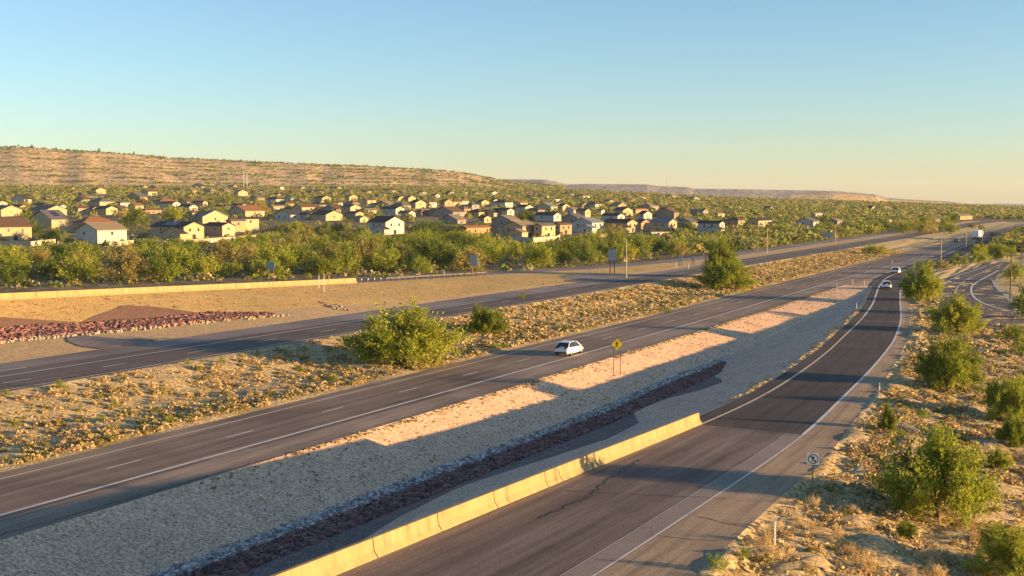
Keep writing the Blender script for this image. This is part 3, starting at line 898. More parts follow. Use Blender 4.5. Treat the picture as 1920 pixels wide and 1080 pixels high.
def s_of(px, py):
    p = at(px, py); return xy2st(p[0], p[1])[0]
jersey("concrete_barrier", 12, 84.5, lambda s: -28.15 + 0 * s, [s_of(700, 1045), s_of(819, 995), s_of(928, 952), s_of(1042, 915)],
       "long sunlit concrete barrier along the left edge of the near ramp", h=0.84, gap=0.03)
wall_t = lambda s: float(np.interp(s, S_TAB, T_TAB[iWALL])) - 0.3
jersey("concrete_wall", 60, 188, wall_t, [84, 104, 124, 144, 152, 156, 164, 170], "low sunlit concrete barrier wall on top of the far sand embankment", h=0.92, gap=0.02)

M['railsteel'] = plain_mat('weathered_rail_steel', (0.20, 0.185, 0.16), 0.6, metal=0.2, var=0.4, scale=1.0)
def guardrail(s0, s1):
    x0, y0 = st2xy(s0, wall_t(s0)); root = empty("guardrail", (x0, y0, gz_st(s0, wall_t(s0))))
    tag(root, "steel guardrail on dark posts continuing the far concrete barrier wall", "guardrail")
    base = root.location
    n = int((s1 - s0) / 1.9)
    pm = None
    ang = math.atan2(ST, CT)
    for i in range(n + 1):
        s_ = s0 + 0.4 + i * 1.9 * (0.55 if False else 1)
        t = wall_t(s_); x, y = st2xy(s_, t); z = gz_st(s_, t)
        if pm is None:
            mb = MB(); mb.box(-.09, .09, -.09, .09, -.2, .74); po = mb.build("post", M['wood'], root); pm = po.data
            mb = MB(); mb.box(-.08, .08, -.07, .07, .46, .74); bo = mb.build("blockout", M['white_post'], root); bmsh = bo.data
        else:
            po = link("post", pm, root); bo = link("blockout", bmsh, root)
        po.location = (x - base.x, y - base.y, z - base.z); po.rotation_euler = (0, 0, -ang)
        xb, yb = st2xy(s_, t + .17)
        bo.location = (xb - base.x, yb - base.y, z - base.z); bo.rotation_euler = (0, 0, -ang)
    # W-beam rail in lengths of about 3.8 m
    prof = [(0.26, .74), (0.34, .68), (0.26, .60), (0.34, .52), (0.26, .45), (0.25, .45), (0.33, .52), (0.25, .60), (0.33, .68), (0.25, .74)]
    s_ = s0 + 8.0
    while s_ < s1 - 1:
        e = min(s_ + 3.8, s1); V = []
        for q in (s_, e - 0.02):
            for dt, dz in prof:
                x, y = st2xy(q, wall_t(q) + dt); V.append((x - base.x, y - base.y, gz_st(q, wall_t(q)) + dz - base.z))
        k = len(prof); Fc = [(i, (i+1) % k, k + (i+1) % k, k + i) for i in range(k)]
        link("rail", mesh_np("rail", V, Fc, M['railsteel']), root)
        s_ = e
guardrail(188.6, 231)

# riprap
def rocks(name, pts, mats, smin, smax, label=None, kind='stuff', seed=3, parent=None):
    """pts (n,3): one irregular eight-cornered stone at each"""
    r = np.random.default_rng(seed)
    n = len(pts)
    base = np.array([(-1,-1,-.6),(1,-1,-.6),(1,1,-.6),(-1,1,-.6),(-.7,-.7,.7),(.7,-.7,.7),(.7,.7,.7),(-.7,.7,.7)]) * 0.5
    Vb = base[None] * (1 + r.normal(0, .22, (n, 8, 3)))
    sz = r.uniform(smin, smax, (n, 1, 1)) * r.uniform(0.75, 1.25, (n, 1, 3))
    Vb = Vb * sz
    a = r.uniform(0, 6.28, n); ca, sa = np.cos(a)[:, None], np.sin(a)[:, None]
    tl = r.uniform(-.6, .6, n); ct, st_ = np.cos(tl)[:, None], np.sin(tl)[:, None]
    x, y, z = Vb[..., 0], Vb[..., 1], Vb[..., 2]
    y, z = y * ct - z * st_, y * st_ + z * ct
    x, y = x * ca - y * sa, x * sa + y * ca
    V = np.stack([x, y, z], -1) + np.asarray(pts)[:, None, :]
    fq = np.array([(3,2,1,0),(4,5,6,7),(0,1,5,4),(1,2,6,5),(2,3,7,6),(3,0,4,7)])
    Q = (fq[None] + np.arange(n)[:, None, None] * 8).reshape(-1, 4)
    mi = np.repeat(r.integers(0, len(mats), n), 6)
    o = link(name, mesh_np(name, V.reshape(-1, 3), Q, mats, mat_idx=mi), parent)
    if kind: o["kind"] = kind
    return o
def scatter_st(n, s0, s1, tf, r, pw=1.0):
    P = []
    while len(P) < n:
        s_ = s0 + (s1 - s0) * r.random() ** pw; lo, hi = tf(s_)
        if hi <= lo: continue
        t = r.uniform(lo, hi); x, y = st2xy(s_, t); P.append((x, y, gz_st(s_, t)))
    return np.array(P)
def tcol(i, s_): return float(np.interp(s_, S_TAB, T_TAB[i]))
P = scatter_st(5200, 34, 150, lambda q: (tcol(iRIPL, q) - 0.15, tcol(iRIPL, q) + 1.25 * min(1, (152 - q) / 12)), nrng, 1.25)
o = rocks("grey_riprap", P + [0, 0, .03], [M['rockgrey'], M['rockpale'], M['rockblue']], .16, .34, seed=4)
tag(o, "band of pale grey stones along the left side of the ditch", None, None, 'stuff')
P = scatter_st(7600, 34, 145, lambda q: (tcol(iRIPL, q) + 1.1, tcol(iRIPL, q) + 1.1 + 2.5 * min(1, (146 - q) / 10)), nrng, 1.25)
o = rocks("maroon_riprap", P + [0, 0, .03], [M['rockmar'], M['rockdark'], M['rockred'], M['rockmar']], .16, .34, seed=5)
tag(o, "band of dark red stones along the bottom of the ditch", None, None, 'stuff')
# far riprap on the southbound side, fixed by its outline in plan
def band_pts(top, bot, n, r, dz=0.1):
    A = [at(*p) for p in top]; B = [at(*p) for p in bot]; P = []
    for _ in range(n):
        i = r.integers(0, len(A) - 1); f = r.random(); g = r.random()
        a = [A[i][k]*(1-f)+A[i+1][k]*f for k in (0,1)]; b_ = [B[i][k]*(1-f)+B[i+1][k]*f for k in (0,1)]
        x, y = a[0]*(1-g)+b_[0]*g, a[1]*(1-g)+b_[1]*g; P.append((x, y, gz(x, y) + dz))
    return np.array(P)
o = rocks("red_riprap", band_pts([(-60, 622), (60, 612), (150, 608), (300, 598), (400, 587), (500, 588)], [(-60, 649), (60, 634), (150, 626), (300, 612), (400, 602), (520, 592)], 3600, nrng, 0.08), [M['rockred'], M['rockmar'], M['rockmar'], M['rockdark']], .28, .60, seed=6)
tag(o, "strip of red riprap stones at the foot of the far embankment", None, None, 'stuff')
o = rocks("pale_riprap", band_pts([(-60, 649), (60, 634), (150, 626), (300, 613), (520, 592)], [(-60, 653), (60, 638), (150, 630), (300, 616), (545, 592)], 320, nrng, 0.1), [M['rocktan']], .16, .34, seed=7)
tag(o, "thin edge of pale stones below the red riprap", None, None, 'stuff')
P = band_pts([(598, 565), (620, 570), (650, 577)], [(600, 570), (630, 580), (658, 585)], 60, nrng, 0.04)
o = rocks("loose_stones", P, [M['rocktan'], M['rockdark']], .16, .42, seed=8)  # the dark stones carry strokes of shadow in their colour
tag(o, "small heap of loose stones on the sand embankment", None, None, 'stuff')
# grassy rubble edge beside the ramp
def edge_pts(n, seed):
    r = np.random.default_rng(seed); P = []
    while len(P) < n:
        s_ = r.uniform(97, 205)
        if 113 < s_ < 124 and r.random() < .85: continue
        t = tcol(iRAL, s_) - .1 - abs(r.normal(0, 1.0)) * (.6 + .5 * math.sin(s_ * .35)); x, y = st2xy(s_, t); P.append((x, y, gz_st(s_, t)))
    return np.array(P)
P = edge_pts(240, 5)
o = rocks("rubble_edge", P, [M['rocktan'], M['rockgrey']], .05, .16, seed=9)
tag(o, "pale broken rubble along the left edge of the curving ramp", None, None, 'stuff')

# ------------------------------------------------------------------ houses
HW = {}
def wallm(c):
    if c not in HW:
        cols = dict(cream=(.42,.345,.20), tan=(.33,.245,.15), white=(.46,.44,.39), grey=(.26,.24,.22), peach=(.42,.26,.14), brown=(.30,.22,.16), blue=(.50,.54,.58),
                    r_grey=(.13,.125,.125), r_dark=(.05,.048,.05), r_brown=(.13,.08,.055), r_tan=(.24,.19,.13), r_red=(.25,.12,.065), r_blue=(.17,.20,.23), fence=(.50,.40,.29), panel=(.03,.04,.08))
        HW[c] = plain_mat("house_" + c, cols[c], 0.85 if c[0] != 'p' else 0.25, var=0.07, scale=0.8, spec=0.2)
    return HW[c]

def window_part(parent, p, u, w, h, nrm):
    """p centre on the wall, u unit along the wall, nrm outward"""
    def quadbox(pp, w_, h_, d0, d1, name, mat, par):
        V = []
        for d in (d0, d1):
            for su, sz in ((-1,-1),(1,-1),(1,1),(-1,1)):
                V.append((pp[0] + u[0]*su*w_/2 + nrm[0]*d, pp[1] + u[1]*su*w_/2 + nrm[1]*d, pp[2] + sz*h_/2))
        mb = MB(); mb.add(V, [(3,2,1,0),(4,5,6,7),(0,1,5,4),(1,2,6,5),(2,3,7,6),(3,0,4,7)])
        return mb.build(name, mat, par)
    f = quadbox(p, w + .16, h + .16, -.05, .06, "window", wallm('white'), parent)
    quadbox(p, w, h, .0, .075, "pane", M['glass'], f)
    return f

def house(x0, xc, x1, yb, ye, typ, wall, roof, label, extra='', psi=40, wins=1, group='houses of the subdivision', pitch=0.38, name="house", base=None):
    C = at(xc, yb) if base is None else base
    if base is not None:
        pxm = F / C[1]
    X, Y, z = C
    pm = to_px(X, Y, z)[2]
    ps = math.radians(psi)
    d1 = (-math.cos(ps), math.sin(ps)); d2 = (math.sin(ps), math.cos(ps))
    def L(xe, d):
        a = (xe - 960) / F
        return (a * Y - X) / (d[0] - a * d[1])
    w1 = min(max(L(x0, d1), 4.0), 26); w2 = min(max(L(x1, d2), 4.0), 26)
    hgt = min(max((yb - ye) / pm, 2.5), 6.2)
    root = empty(name, (X, Y, z - 0.1))
    tag(root, label, "house", group)
    tiny = pm < 1.9
    if not tiny and not wins and name == 'house': wins = 1
    # local frame: a along d1 (0..w1), b along d2 (0..w2)
    P = lambda a, b_, h_: (d1[0]*a + d2[0]*b_, d1[1]*a + d2[1]*b_, h_)
    oh = 0.6; th = 0.22
    mb = MB(); rb = MB()
    if typ == 'G':      # ridge runs along d1; gable faces the sun side (F2)
        rise = w2 / 2 * pitch
        mb.add([P(0,0,0),P(w1,0,0),P(w1,w2,0),P(0,w2,0),P(0,0,hgt),P(w1,0,hgt),P(w1,w2,hgt),P(0,w2,hgt),P(0,w2/2,hgt+rise),P(w1,w2/2,hgt+rise)],
               [(0,1,5,4),(2,3,7,6),(1,2,6,9,5),(3,0,4,8,7),(4,5,9,8),(7,8,9,6)])
        k = oh * pitch
        for sg in (0, 1):
            e = -oh if sg == 0 else w2 + oh
            rb.add([P(-oh,e,hgt-k+.04),P(w1+oh,e,hgt-k+.04),P(w1+oh,w2/2,hgt+rise+.04),P(-oh,w2/2,hgt+rise+.04),
                    P(-oh,e,hgt-k+.04+th),P(w1+oh,e,hgt-k+.04+th),P(w1+oh,w2/2,hgt+rise+.04+th),P(-oh,w2/2,hgt+rise+.04+th)],
                   [(0,1,2,3),(4,5,6,7),(0,1,5,4),(1,2,6,5),(2,3,7,6),(3,0,4,7)])
    elif typ == 'E':    # ridge runs along d2; gable faces F1
        rise = w1 / 2 * pitch
        mb.add([P(0,0,0),P(w1,0,0),P(w1,w2,0),P(0,w2,0),P(0,0,hgt),P(w1,0,hgt),P(w1,w2,hgt),P(0,w2,hgt),P(w1/2,0,hgt+rise),P(w1/2,w2,hgt+rise)],
               [(0,1,5,8,4),(2,3,7,9,6),(1,2,6,5),(3,0,4,7),(4,8,9,7),(5,6,9,8)])
        k = oh * pitch
        for sg in (0, 1):
            e = -oh if sg == 0 else w1 + oh
            rb.add([P(e,-oh,hgt-k+.04),P(e,w2+oh,hgt-k+.04),P(w1/2,w2+oh,hgt+rise+.04),P(w1/2,-oh,hgt+rise+.04),
                    P(e,-oh,hgt-k+.04+th),P(e,w2+oh,hgt-k+.04+th),P(w1/2,w2+oh,hgt+rise+.04+th),P(w1/2,-oh,hgt+rise+.04+th)],
                   [(0,1,2,3),(4,5,6,7),(0,1,5,4),(1,2,6,5),(2,3,7,6),(3,0,4,7)])
    else:               # hip
        mb.add([P(0,0,0),P(w1,0,0),P(w1,w2,0),P(0,w2,0),P(0,0,hgt),P(w1,0,hgt),P(w1,w2,hgt),P(0,w2,hgt)],
               [(0,1,5,4),(1,2,6,5),(2,3,7,6),(3,0,4,7),(4,5,6,7)])
        i = min(w1, w2) / 2; rise = i * pitch * 1.15
        a0, a1, b0, b1 = (i, w1 - i, w2/2, w2/2) if w1 >= w2 else (w1/2, w1/2, i, w2 - i)
        rb.add([P(-oh,-oh,hgt),P(w1+oh,-oh,hgt),P(w1+oh,w2+oh,hgt),P(-oh,w2+oh,hgt),
                P(-oh,-oh,hgt+.18),P(w1+oh,-oh,hgt+.18),P(w1+oh,w2+oh,hgt+.18),P(-oh,w2+oh,hgt+.18),P(a0,b0,hgt+.18+rise),P(a1,b1,hgt+.18+rise)],
               [(0,1,5,4),(1,2,6,5),(2,3,7,6),(3,0,4,7),(3,2,1,0)] + ([(4,5,9,8),(6,7,8,9),(5,6,9),(7,4,8)] if w1 >= w2 else [(4,5,8),(6,7,9),(5,6,9,8),(7,4,8,9)]))
    mb.build("wall", wallm(wall), root); rf = rb.build("roof", wallm(roof), root)
    n1 = (-math.sin(ps), -math.cos(ps)); n2 = (math.cos(ps), -math.sin(ps))
    u1 = d1; u2 = d2
    if wins and not tiny:
        two = hgt > 4.3
        hz = hgt - 1.45
        rr = random.Random(int(xc * 7 + yb))
        k1 = [0.35, 0.7] if (w1 > 9 and wins > 1) else [rr.choice([0.4, 0.5, 0.62])]
        for q in k1:
            p = P(w1 * q, 0, hz); window_part(root, p, u1, 1.1, 1.4, n1)
        k2 = [0.3, 0.72] if (w2 > 8 and wins > 1) else [0.5]
        for q in k2:
            p = P(0, w2 * q, hz); window_part(root, p, u2, 1.1, 1.4, n2)
        if two and wins > 1:
            window_part(root, P(w1 * .6, 0, 1.6), u1, 1.5, 1.3, n1)
            dm = window_part(root, P(0, w2 * .5, 1.25), u2, 1.9, 2.0, n2)
    if pm > 2.3 and 'c' in extra:
        mb = MB(); q = P(w1*.55, w2*.45, hgt)
        mb.box(q[0]-.15, q[0]+.15, q[1]-.15, q[1]+.15, hgt, hgt + 2.6); mb.build("vent_pipe", wallm('white'), rf)
    if 'p' in extra:    # solar panels lying on the roof plane that faces us
        mbp = MB()
        if typ == 'E':
            rise = w1 / 2 * pitch
            f = lambda a, b_: P(a, b_, hgt + rise * (a / (w1/2)) + .34)
            mbp.add([f(w1*.12, w2*.35), f(w1*.40, w2*.35), f(w1*.40, w2*.7), f(w1*.12, w2*.7)], [(0,1,2,3)])
        else:
            rise = w2 / 2 * pitch
            f = lambda a, b_: P(a, b_, hgt + rise * (b_ / (w2/2)) + .34)
            mbp.add([f(w1*.3, w2*.1), f(w1*.7, w2*.1), f(w1*.7, w2*.4), f(w1*.3, w2*.4)], [(0,1,2,3)])
        top = list(mbp.v); mbp.add([(v[0], v[1], v[2]-.08) for v in top], [(3,2,1,0)]); mbp.f += [(0,1,5,4),(1,2,6,5),(2,3,7,6),(3,0,4,7)]; mbp.m += [0]*4
        mbp.build("solar_panel", wallm('panel'), rf)
    if 'x' in extra:    # lower wing towards the camera
        wing = MB(); wr = MB(); a0, a1, b0 = -3.2, w1 * .45, -4.5
        h2 = 2.8; rs = (a1 - a0) / 2 * .35; am = (a0 + a1) / 2
        wing.add([P(a0,b0,0),P(a1,b0,0),P(a1,-.01,0),P(a0,-.01,0),P(a0,b0,h2),P(a1,b0,h2),P(a1,-.01,h2),P(a0,-.01,h2),P(am,b0,h2+rs),P(am,-.01,h2+rs)],
               [(0,1,5,8,4),(2,3,7,9,6),(1,2,6,5),(3,0,4,7)])
        for e in (a0 - .35, a1 + .35):
            wr.add([P(e,b0-.35,h2-.1),P(e,-.02,h2-.1),P(am,-.02,h2+rs+.05),P(am,b0-.35,h2+rs+.05),P(e,b0-.35,h2+.06),P(e,-.02,h2+.06),P(am,-.02,h2+rs+.21),P(am,b0-.35,h2+rs+.21)],
                   [(0,1,2,3),(4,5,6,7),(0,1,5,4),(1,2,6,5),(2,3,7,6),(3,0,4,7)])
        wg = wing.build("wing", wallm(wall), root); wr.build("wing_roof", wallm(roof), wg)
        window_part(root, P((a0+a1)/2, b0, 1.5), u1, 1.2, 1.1, n1)
    LAND.append((to_px(X, Y, z + 3)[0], to_px(X, Y, z + 3)[1], "the " + label.split(',')[0]))
    return root

H = [
 # x0 xc x1 ybase yeave type wall roof label extra
 (-40, -2, 60, 452, 423, 'E', 'cream', 'r_brown', "cream two-storey house cut by the left edge of the photo", 'x', 2),
 (143, 183, 238, 457, 431, 'E', 'white', 'r_tan', "white two-storey house with plain tan roof, right of the dusty tree", '', 1),
 (137, 158, 218, 437, 417, 'H', 'tan', 'r_red', "brown hip-roofed house directly behind the white tan-roofed one", '', 0),
 (57, 97, 131, 429, 411, 'E', 'cream', 'r_grey', "pale grey-roofed house with dark solar panels near the left edge", 'p', 1),
 (-20, 2, 43, 406, 393, 'G', 'cream', 'r_grey', "cream gable house half hidden by a bush at the left edge", '', 0),
 (57, 88, 127, 405, 393, 'G', 'cream', 'r_grey', "wide cream gable behind the solar-panelled house", '', 0),
 (140, 147, 170, 402, 390, 'E', 'cream', 'r_brown', "small cream house behind the brown hip-roofed one", '', 0),
 (180, 199, 222, 403, 391, 'G', 'cream', 'r_dark', "small bright gable left of the big dark tree", '', 0),
 (167, 187, 217, 388, 378, 'H', 'cream', 'r_grey', "bright hip-ended house in the fourth row at left", '', 0),
 (172, 180, 201, 364, 356, 'G', 'peach', 'r_red', "lone bright gable high on the left plain", '', 0),
 (-16, -4, 16, 388, 380, 'G', 'cream', 'r_brown', "small cream gable touching the left edge in a back row", '', 0),
 (222, 226, 246, 388, 380, 'H', 'white', 'r_grey', "grey-roofed low house in a back row left of the orange-roofed house", '', 0),
 (284, 345, 383, 449, 425, 'G', 'cream', 'r_dark', "two-storey house with a bright yellow gable and dark solar roof", 'cpx', 2),
 (383, 417, 441, 443, 423, 'G', 'peach', 'r_dark', "peach two-storey gable house right of the bright yellow gable", '', 1),
 (428, 434, 461, 436, 414, 'E', 'peach', 'r_grey', "narrow peach house squeezed behind the peach gable", '', 0),
 (447, 455, 486, 433, 410, 'E', 'cream', 'r_dark', "tall cream house at the right end of the peach row", '', 1),
 (372, 380, 428, 419, 406, 'G', 'cream', 'r_blue', "wide cream gable behind the dark solar roof", '', 0),
 (355, 361, 378, 418, 397, 'E', 'cream', 'r_brown', "slim cream wall beside the wide cream gable", '', 0),
 (430, 460, 497, 407, 395, 'E', 'cream', 'r_red', "orange-roofed house on the corner above the peach row", '', 1),
 (288, 301, 334, 385, 377, 'H', 'cream', 'r_red', "orange hip-roofed house in the fourth row", '', 0),
 (336, 351, 389, 386, 378, 'E', 'cream', 'r_brown', "low long cream house right of the orange hip roof", '', 0),
 (242, 254, 271, 393, 385, 'E', 'cream', 'r_red', "small cream house just above the big dark tree", '', 0),
 (266, 278, 297, 367, 359, 'E', 'cream', 'r_brown', "small two-tone house standing alone on the far left plain", '', 0),
 (440, 447, 466, 368, 360, 'G', 'cream', 'r_tan', "little cream gable below the twin masts", '', 0),
 (265, 272, 305, 401, 394, 'H', 'brown', 'r_brown', "low brown-roofed house between two dark trees", '', 0),
 (505, 512, 540, 393, 387, 'E', 'cream', 'r_tan', "low cream house with tan roof in a middle row", '', 0),
 (548, 566, 603, 396, 388, 'E', 'cream', 'r_brown', "brown-roofed house with a white end gable", '', 0),
 (515, 545, 575, 413, 402, 'E', 'white', 'r_dark', "dark-roofed white-walled house with a pale roof panel", 'p', 2),
 (585, 611, 643, 414, 402, 'G', 'cream', 'r_dark', "bright gable house at the right end of the dark-roofed row", '', 1),
 (590, 604, 622, 378, 371, 'G', 'cream', 'r_dark', "small bright gable with a dark roof at its left, back row", '', 0),
 (648, 655, 671, 376, 369, 'G', 'cream', 'r_tan', "little bright gable above the brown townhouse", '', 0),
 (640, 657, 677, 402, 388, 'G', 'peach', 'r_brown', "tall brown-roofed townhouse with a peach gable", '', 0),
 (650, 667, 683, 411, 400, 'G', 'cream', 'r_brown', "stepped cream block in front of the tall brown-roofed townhouse", '', 0),
 (664, 675, 691, 417, 409, 'G', 'cream', 'r_tan', "little cream gable just left of the big white house", '', 0),
 (691, 723, 758, 440, 415, 'G', 'white', 'r_dark', "big white two-storey house with dark roof and bright right gable", 'x', 2),
 (715, 742, 759, 404, 391, 'G', 'white', 'r_dark', "white two-storey house with three dark windows behind the big white one", '', 2),
 (738, 747, 762, 378, 371, 'G', 'cream', 'r_dark', "bright gable, left one of a back-row pair", '', 0),
 (762, 766, 780, 378, 371, 'G', 'cream', 'r_tan', "bright gable, right one of a back-row pair", '', 0),
 (680, 689, 706, 382, 375, 'E', 'cream', 'r_brown', "low cream house left of the back-row pair of gables", '', 0),
 (694, 702, 716, 389, 383, 'E', 'white', 'r_dark', "small white house behind the three-windowed one", '', 0),
 (768, 779, 799, 391, 380, 'G', 'cream', 'r_dark', "yellowish gable with one dark door, middle row", '', 1),
 (795, 805, 819, 389, 379, 'E', 'white', 'r_brown', "white-walled house beside a small round tree", '', 0),
 (824, 834, 849, 393, 377, 'G', 'peach', 'r_red', "tall narrow orange two-storey gable with one window", '', 1),
 (846, 850, 866, 387, 379, 'E', 'cream', 'r_tan', "low cream house touching the tall orange gable", '', 0),
 (860, 867, 879, 383, 377, 'E', 'white', 'r_tan', "tiny white house right of the tall orange gable", '', 0),
 (812, 849, 871, 407, 397, 'E', 'grey', 'r_brown', "wide grey gable with a bright side wall, middle row", '', 0),
 (825, 858, 874, 420, 412, 'E', 'grey', 'r_tan', "grey gable with tan roof behind the orange-walled house", '', 0),
 (862, 875, 929, 448, 427, 'E', 'peach', 'r_red', "orange-walled two-storey house with orange roof behind a bare tree", '', 2),
 (895, 903, 917, 386, 378, 'G', 'cream', 'r_dark', "little cream gable near the mesa's low end", '', 0),
 (880, 885, 899, 393, 384, 'H', 'grey', 'r_grey', "small grey hip-roofed house near the little cream gable", '', 0),
 (897, 908, 921, 418, 408, 'G', 'cream', 'r_dark', "small bright gable above the orange-walled house", '', 0),
 (775, 790, 822, 404, 398, 'H', 'tan', 'r_tan', "low tan-roofed house right of the three-windowed house", '', 0),
 (923, 958, 975, 434, 413, 'E', 'grey', 'r_tan', "grey gable house with one dark window, left of its twin", '', 1),
 (943, 980, 1006, 446, 424, 'E', 'cream', 'r_tan', "cream two-storey house with grey gable and small front wing", 'x', 2),
 (1001, 1016, 1041, 446, 423, 'E', 'cream', 'r_grey', "cream box-like two-storey house behind the tan garden wall", '', 2),
 (1038, 1050, 1072, 440, 421, 'E', 'peach', 'r_brown', "brown-roofed two-storey house with peach side wall", '', 2),
 (1072, 1110, 1131, 437, 417, 'E', 'white', 'r_blue', "pale blue-grey gable house with yellow side wall", 'x', 2),
 (1054, 1083, 1098, 418, 408, 'E', 'grey', 'r_grey', "plain grey gable behind the pale blue-grey house", '', 0),
 (1003, 1033, 1045, 395, 387, 'E', 'cream', 'r_blue', "blue-grey-roofed house with a small bright end wall", '', 0),
 (1048, 1055, 1068, 395, 386, 'G', 'cream', 'r_dark', "bright little gable right of the blue-grey roof", '', 0),
 (1085, 1092, 1104, 391, 384, 'G', 'cream', 'r_tan', "tiny bright gable in the scrub behind", '', 0),
 (960, 976, 989, 388, 380, 'E', 'cream', 'r_red', "red-roofed small house below the pale mesa", '', 0),
 (920, 925, 935, 383, 376, 'G', 'white', 'r_dark', "tiny white gable below the pale mesa", '', 0),
 (922, 951, 964, 406, 394, 'G', 'white', 'r_dark', "dark-roofed house with a white gable end, middle row", '', 0),
 (968, 985, 1000, 397, 388, 'G', 'white', 'r_dark', "dark low roof with a thin white gable", '', 0),
 (1003, 1038, 1052, 415, 403, 'G', 'white', 'r_dark', "long dark roof with bright gable behind the box-like house", '', 0),
 (1080, 1097, 1107, 409, 395, 'G', 'cream', 'r_brown', "narrow two-storey house with brown side and bright gable", '', 0),
 (1122, 1127, 1134, 402, 395, 'G', 'white', 'r_tan', "tiny white block right of the narrow brown house", '', 0),
 (1150, 1168, 1186, 405, 394, 'G', 'cream', 'r_dark', "bright two-storey gable with single window, back row", '', 1),
 (1186, 1192, 1215, 401, 393, 'H', 'peach', 'r_red', "orange hip roof right of the bright back-row gable", '', 0),
 (1128, 1158, 1171, 414, 404, 'G', 'white', 'r_dark', "dark roof with a pointed white gable", '', 1),
 (1131, 1176, 1195, 436, 417, 'G', 'cream', 'r_dark', "long two-storey house with bright yellow gable, right half of photo", 'x', 2),
 (1193, 1202, 1219, 430, 417, 'G', 'peach', 'r_brown', "peach gable with one dark window beside the long yellow one", '', 1),
 (1219, 1254, 1269, 436, 416, 'G', 'cream', 'r_blue', "blue-grey-roofed two-storey house with yellow gable", '', 2),
 (1268, 1296, 1308, 431, 416, 'E', 'grey', 'r_grey', "broad grey gable in shade beside the blue-grey roof", '', 1),
 (1230, 1264, 1272, 410, 398, 'E', 'brown', 'r_brown', "brown house with a thin bright end wall", '', 0),
 (1308, 1349, 1358, 440, 418, 'G', 'white', 'r_dark', "white two-storey house with garage, dark roof and shaded front", 'x', 2),
 (1356, 1384, 1396, 425, 413, 'H', 'tan', 'r_brown', "low brown house right of the white house with garage", '', 1),
 (1403, 1422, 1447, 425, 413, 'E', 'cream', 'r_dark', "small house with bright yellow long wall above the tall bare pole", '', 1),
 (1492, 1525, 1536, 426, 415, 'E', 'white', 'r_grey', "white wide-gabled bungalow alone in the scrub", '', 1),
 (1552, 1570, 1580, 422, 414, 'E', 'grey', 'r_tan', "small grey bungalow right of the white wide-gabled one", '', 0),
 (1522, 1528, 1541, 406, 400, 'E', 'white', 'r_tan', "tiny white shed above the white bungalow", '', 0),
 (1338, 1346, 1358, 407, 401, 'H', 'cream', 'r_tan', "small pale hip roof above the white house with garage", '', 0),
 (1788, 1800, 1822, 412, 405, 'E', 'tan', 'r_tan', "long pale building beyond the freeway at far right", '', 0),
 (1648, 1655, 1671, 419, 414, 'E', 'white', 'r_grey', "low white house in the scrub left of the freeway's far end", '', 0),
 (1745, 1752, 1769, 418, 413, 'E', 'white', 'r_grey', "low white roof beside the long pale building", '', 0),
 (1200, 1207, 1222, 411, 401, 'G', 'white', 'r_dark', "white sliver of gable between the peach and blue-grey houses", '', 0),
]
for (x0, xc, x1, yb, ye, ty, wl, rf_, lb, ex, wn_) in H:
    house(x0, xc, x1, yb, ye, ty, wl, rf_, lb, ex, psi=rng.uniform(34, 46), wins=wn_)
# the roofs that only show as specks in the farthest rows
rf2 = random.Random(21)
n = 0
rows_far = [((335, 470), (352, 362), 9), ((470, 640), (355, 368), 10), ((640, 900), (360, 372), 10), ((60, 330), (352, 380), 9), ((520, 660), (370, 386), 5), ((900, 1100), (364, 378), 8), ((1120, 1300), (370, 388), 6), ((1420, 1800), (384, 404), 7)]
hp = [(h[1], h[3]) for h in H]
for (xa, xb), (ya, yb_), cnt in rows_far:
    for i in range(cnt):
        for _ in range(20):
            xc = xa + (xb - xa) * (i + rf2.random()) / cnt; yb = rf2.uniform(ya, yb_)
            if all(math.hypot(xc - p[0], (yb - p[1]) * 2) > 22 for p in hp): break
        hp.append((xc, yb))
        w1 = rf2.uniform(8, 16); w2 = rf2.uniform(7, 13)
        wl = rf2.choice(['cream', 'white', 'cream', 'tan', 'grey']); rf_ = rf2.choice(['r_tan', 'r_grey', 'r_dark', 'r_brown', 'r_tan'])
        side = "far left rows" if xc < 335 else "rows under the twin masts" if xc < 480 else "rows under the terraced hill" if xc < 900 else "scrub under the pale mesa" if xc < 1120 else "scrub beyond the right-hand houses" if xc < 1320 else "distant scrub at right"
        nm = dict(r_tan='tan', r_grey='grey', r_dark='dark', r_brown='brown')[rf_]
        lb = "tiny %s-walled house with %s roof in the %s" % (wl, nm, side)
        house(xc - w1, xc, xc + w2, yb, yb - 4, rf2.choice('GEH'), wl, rf_, lb, '', psi=rf2.uniform(30, 50), wins=0, group="specks of houses in the farthest rows")

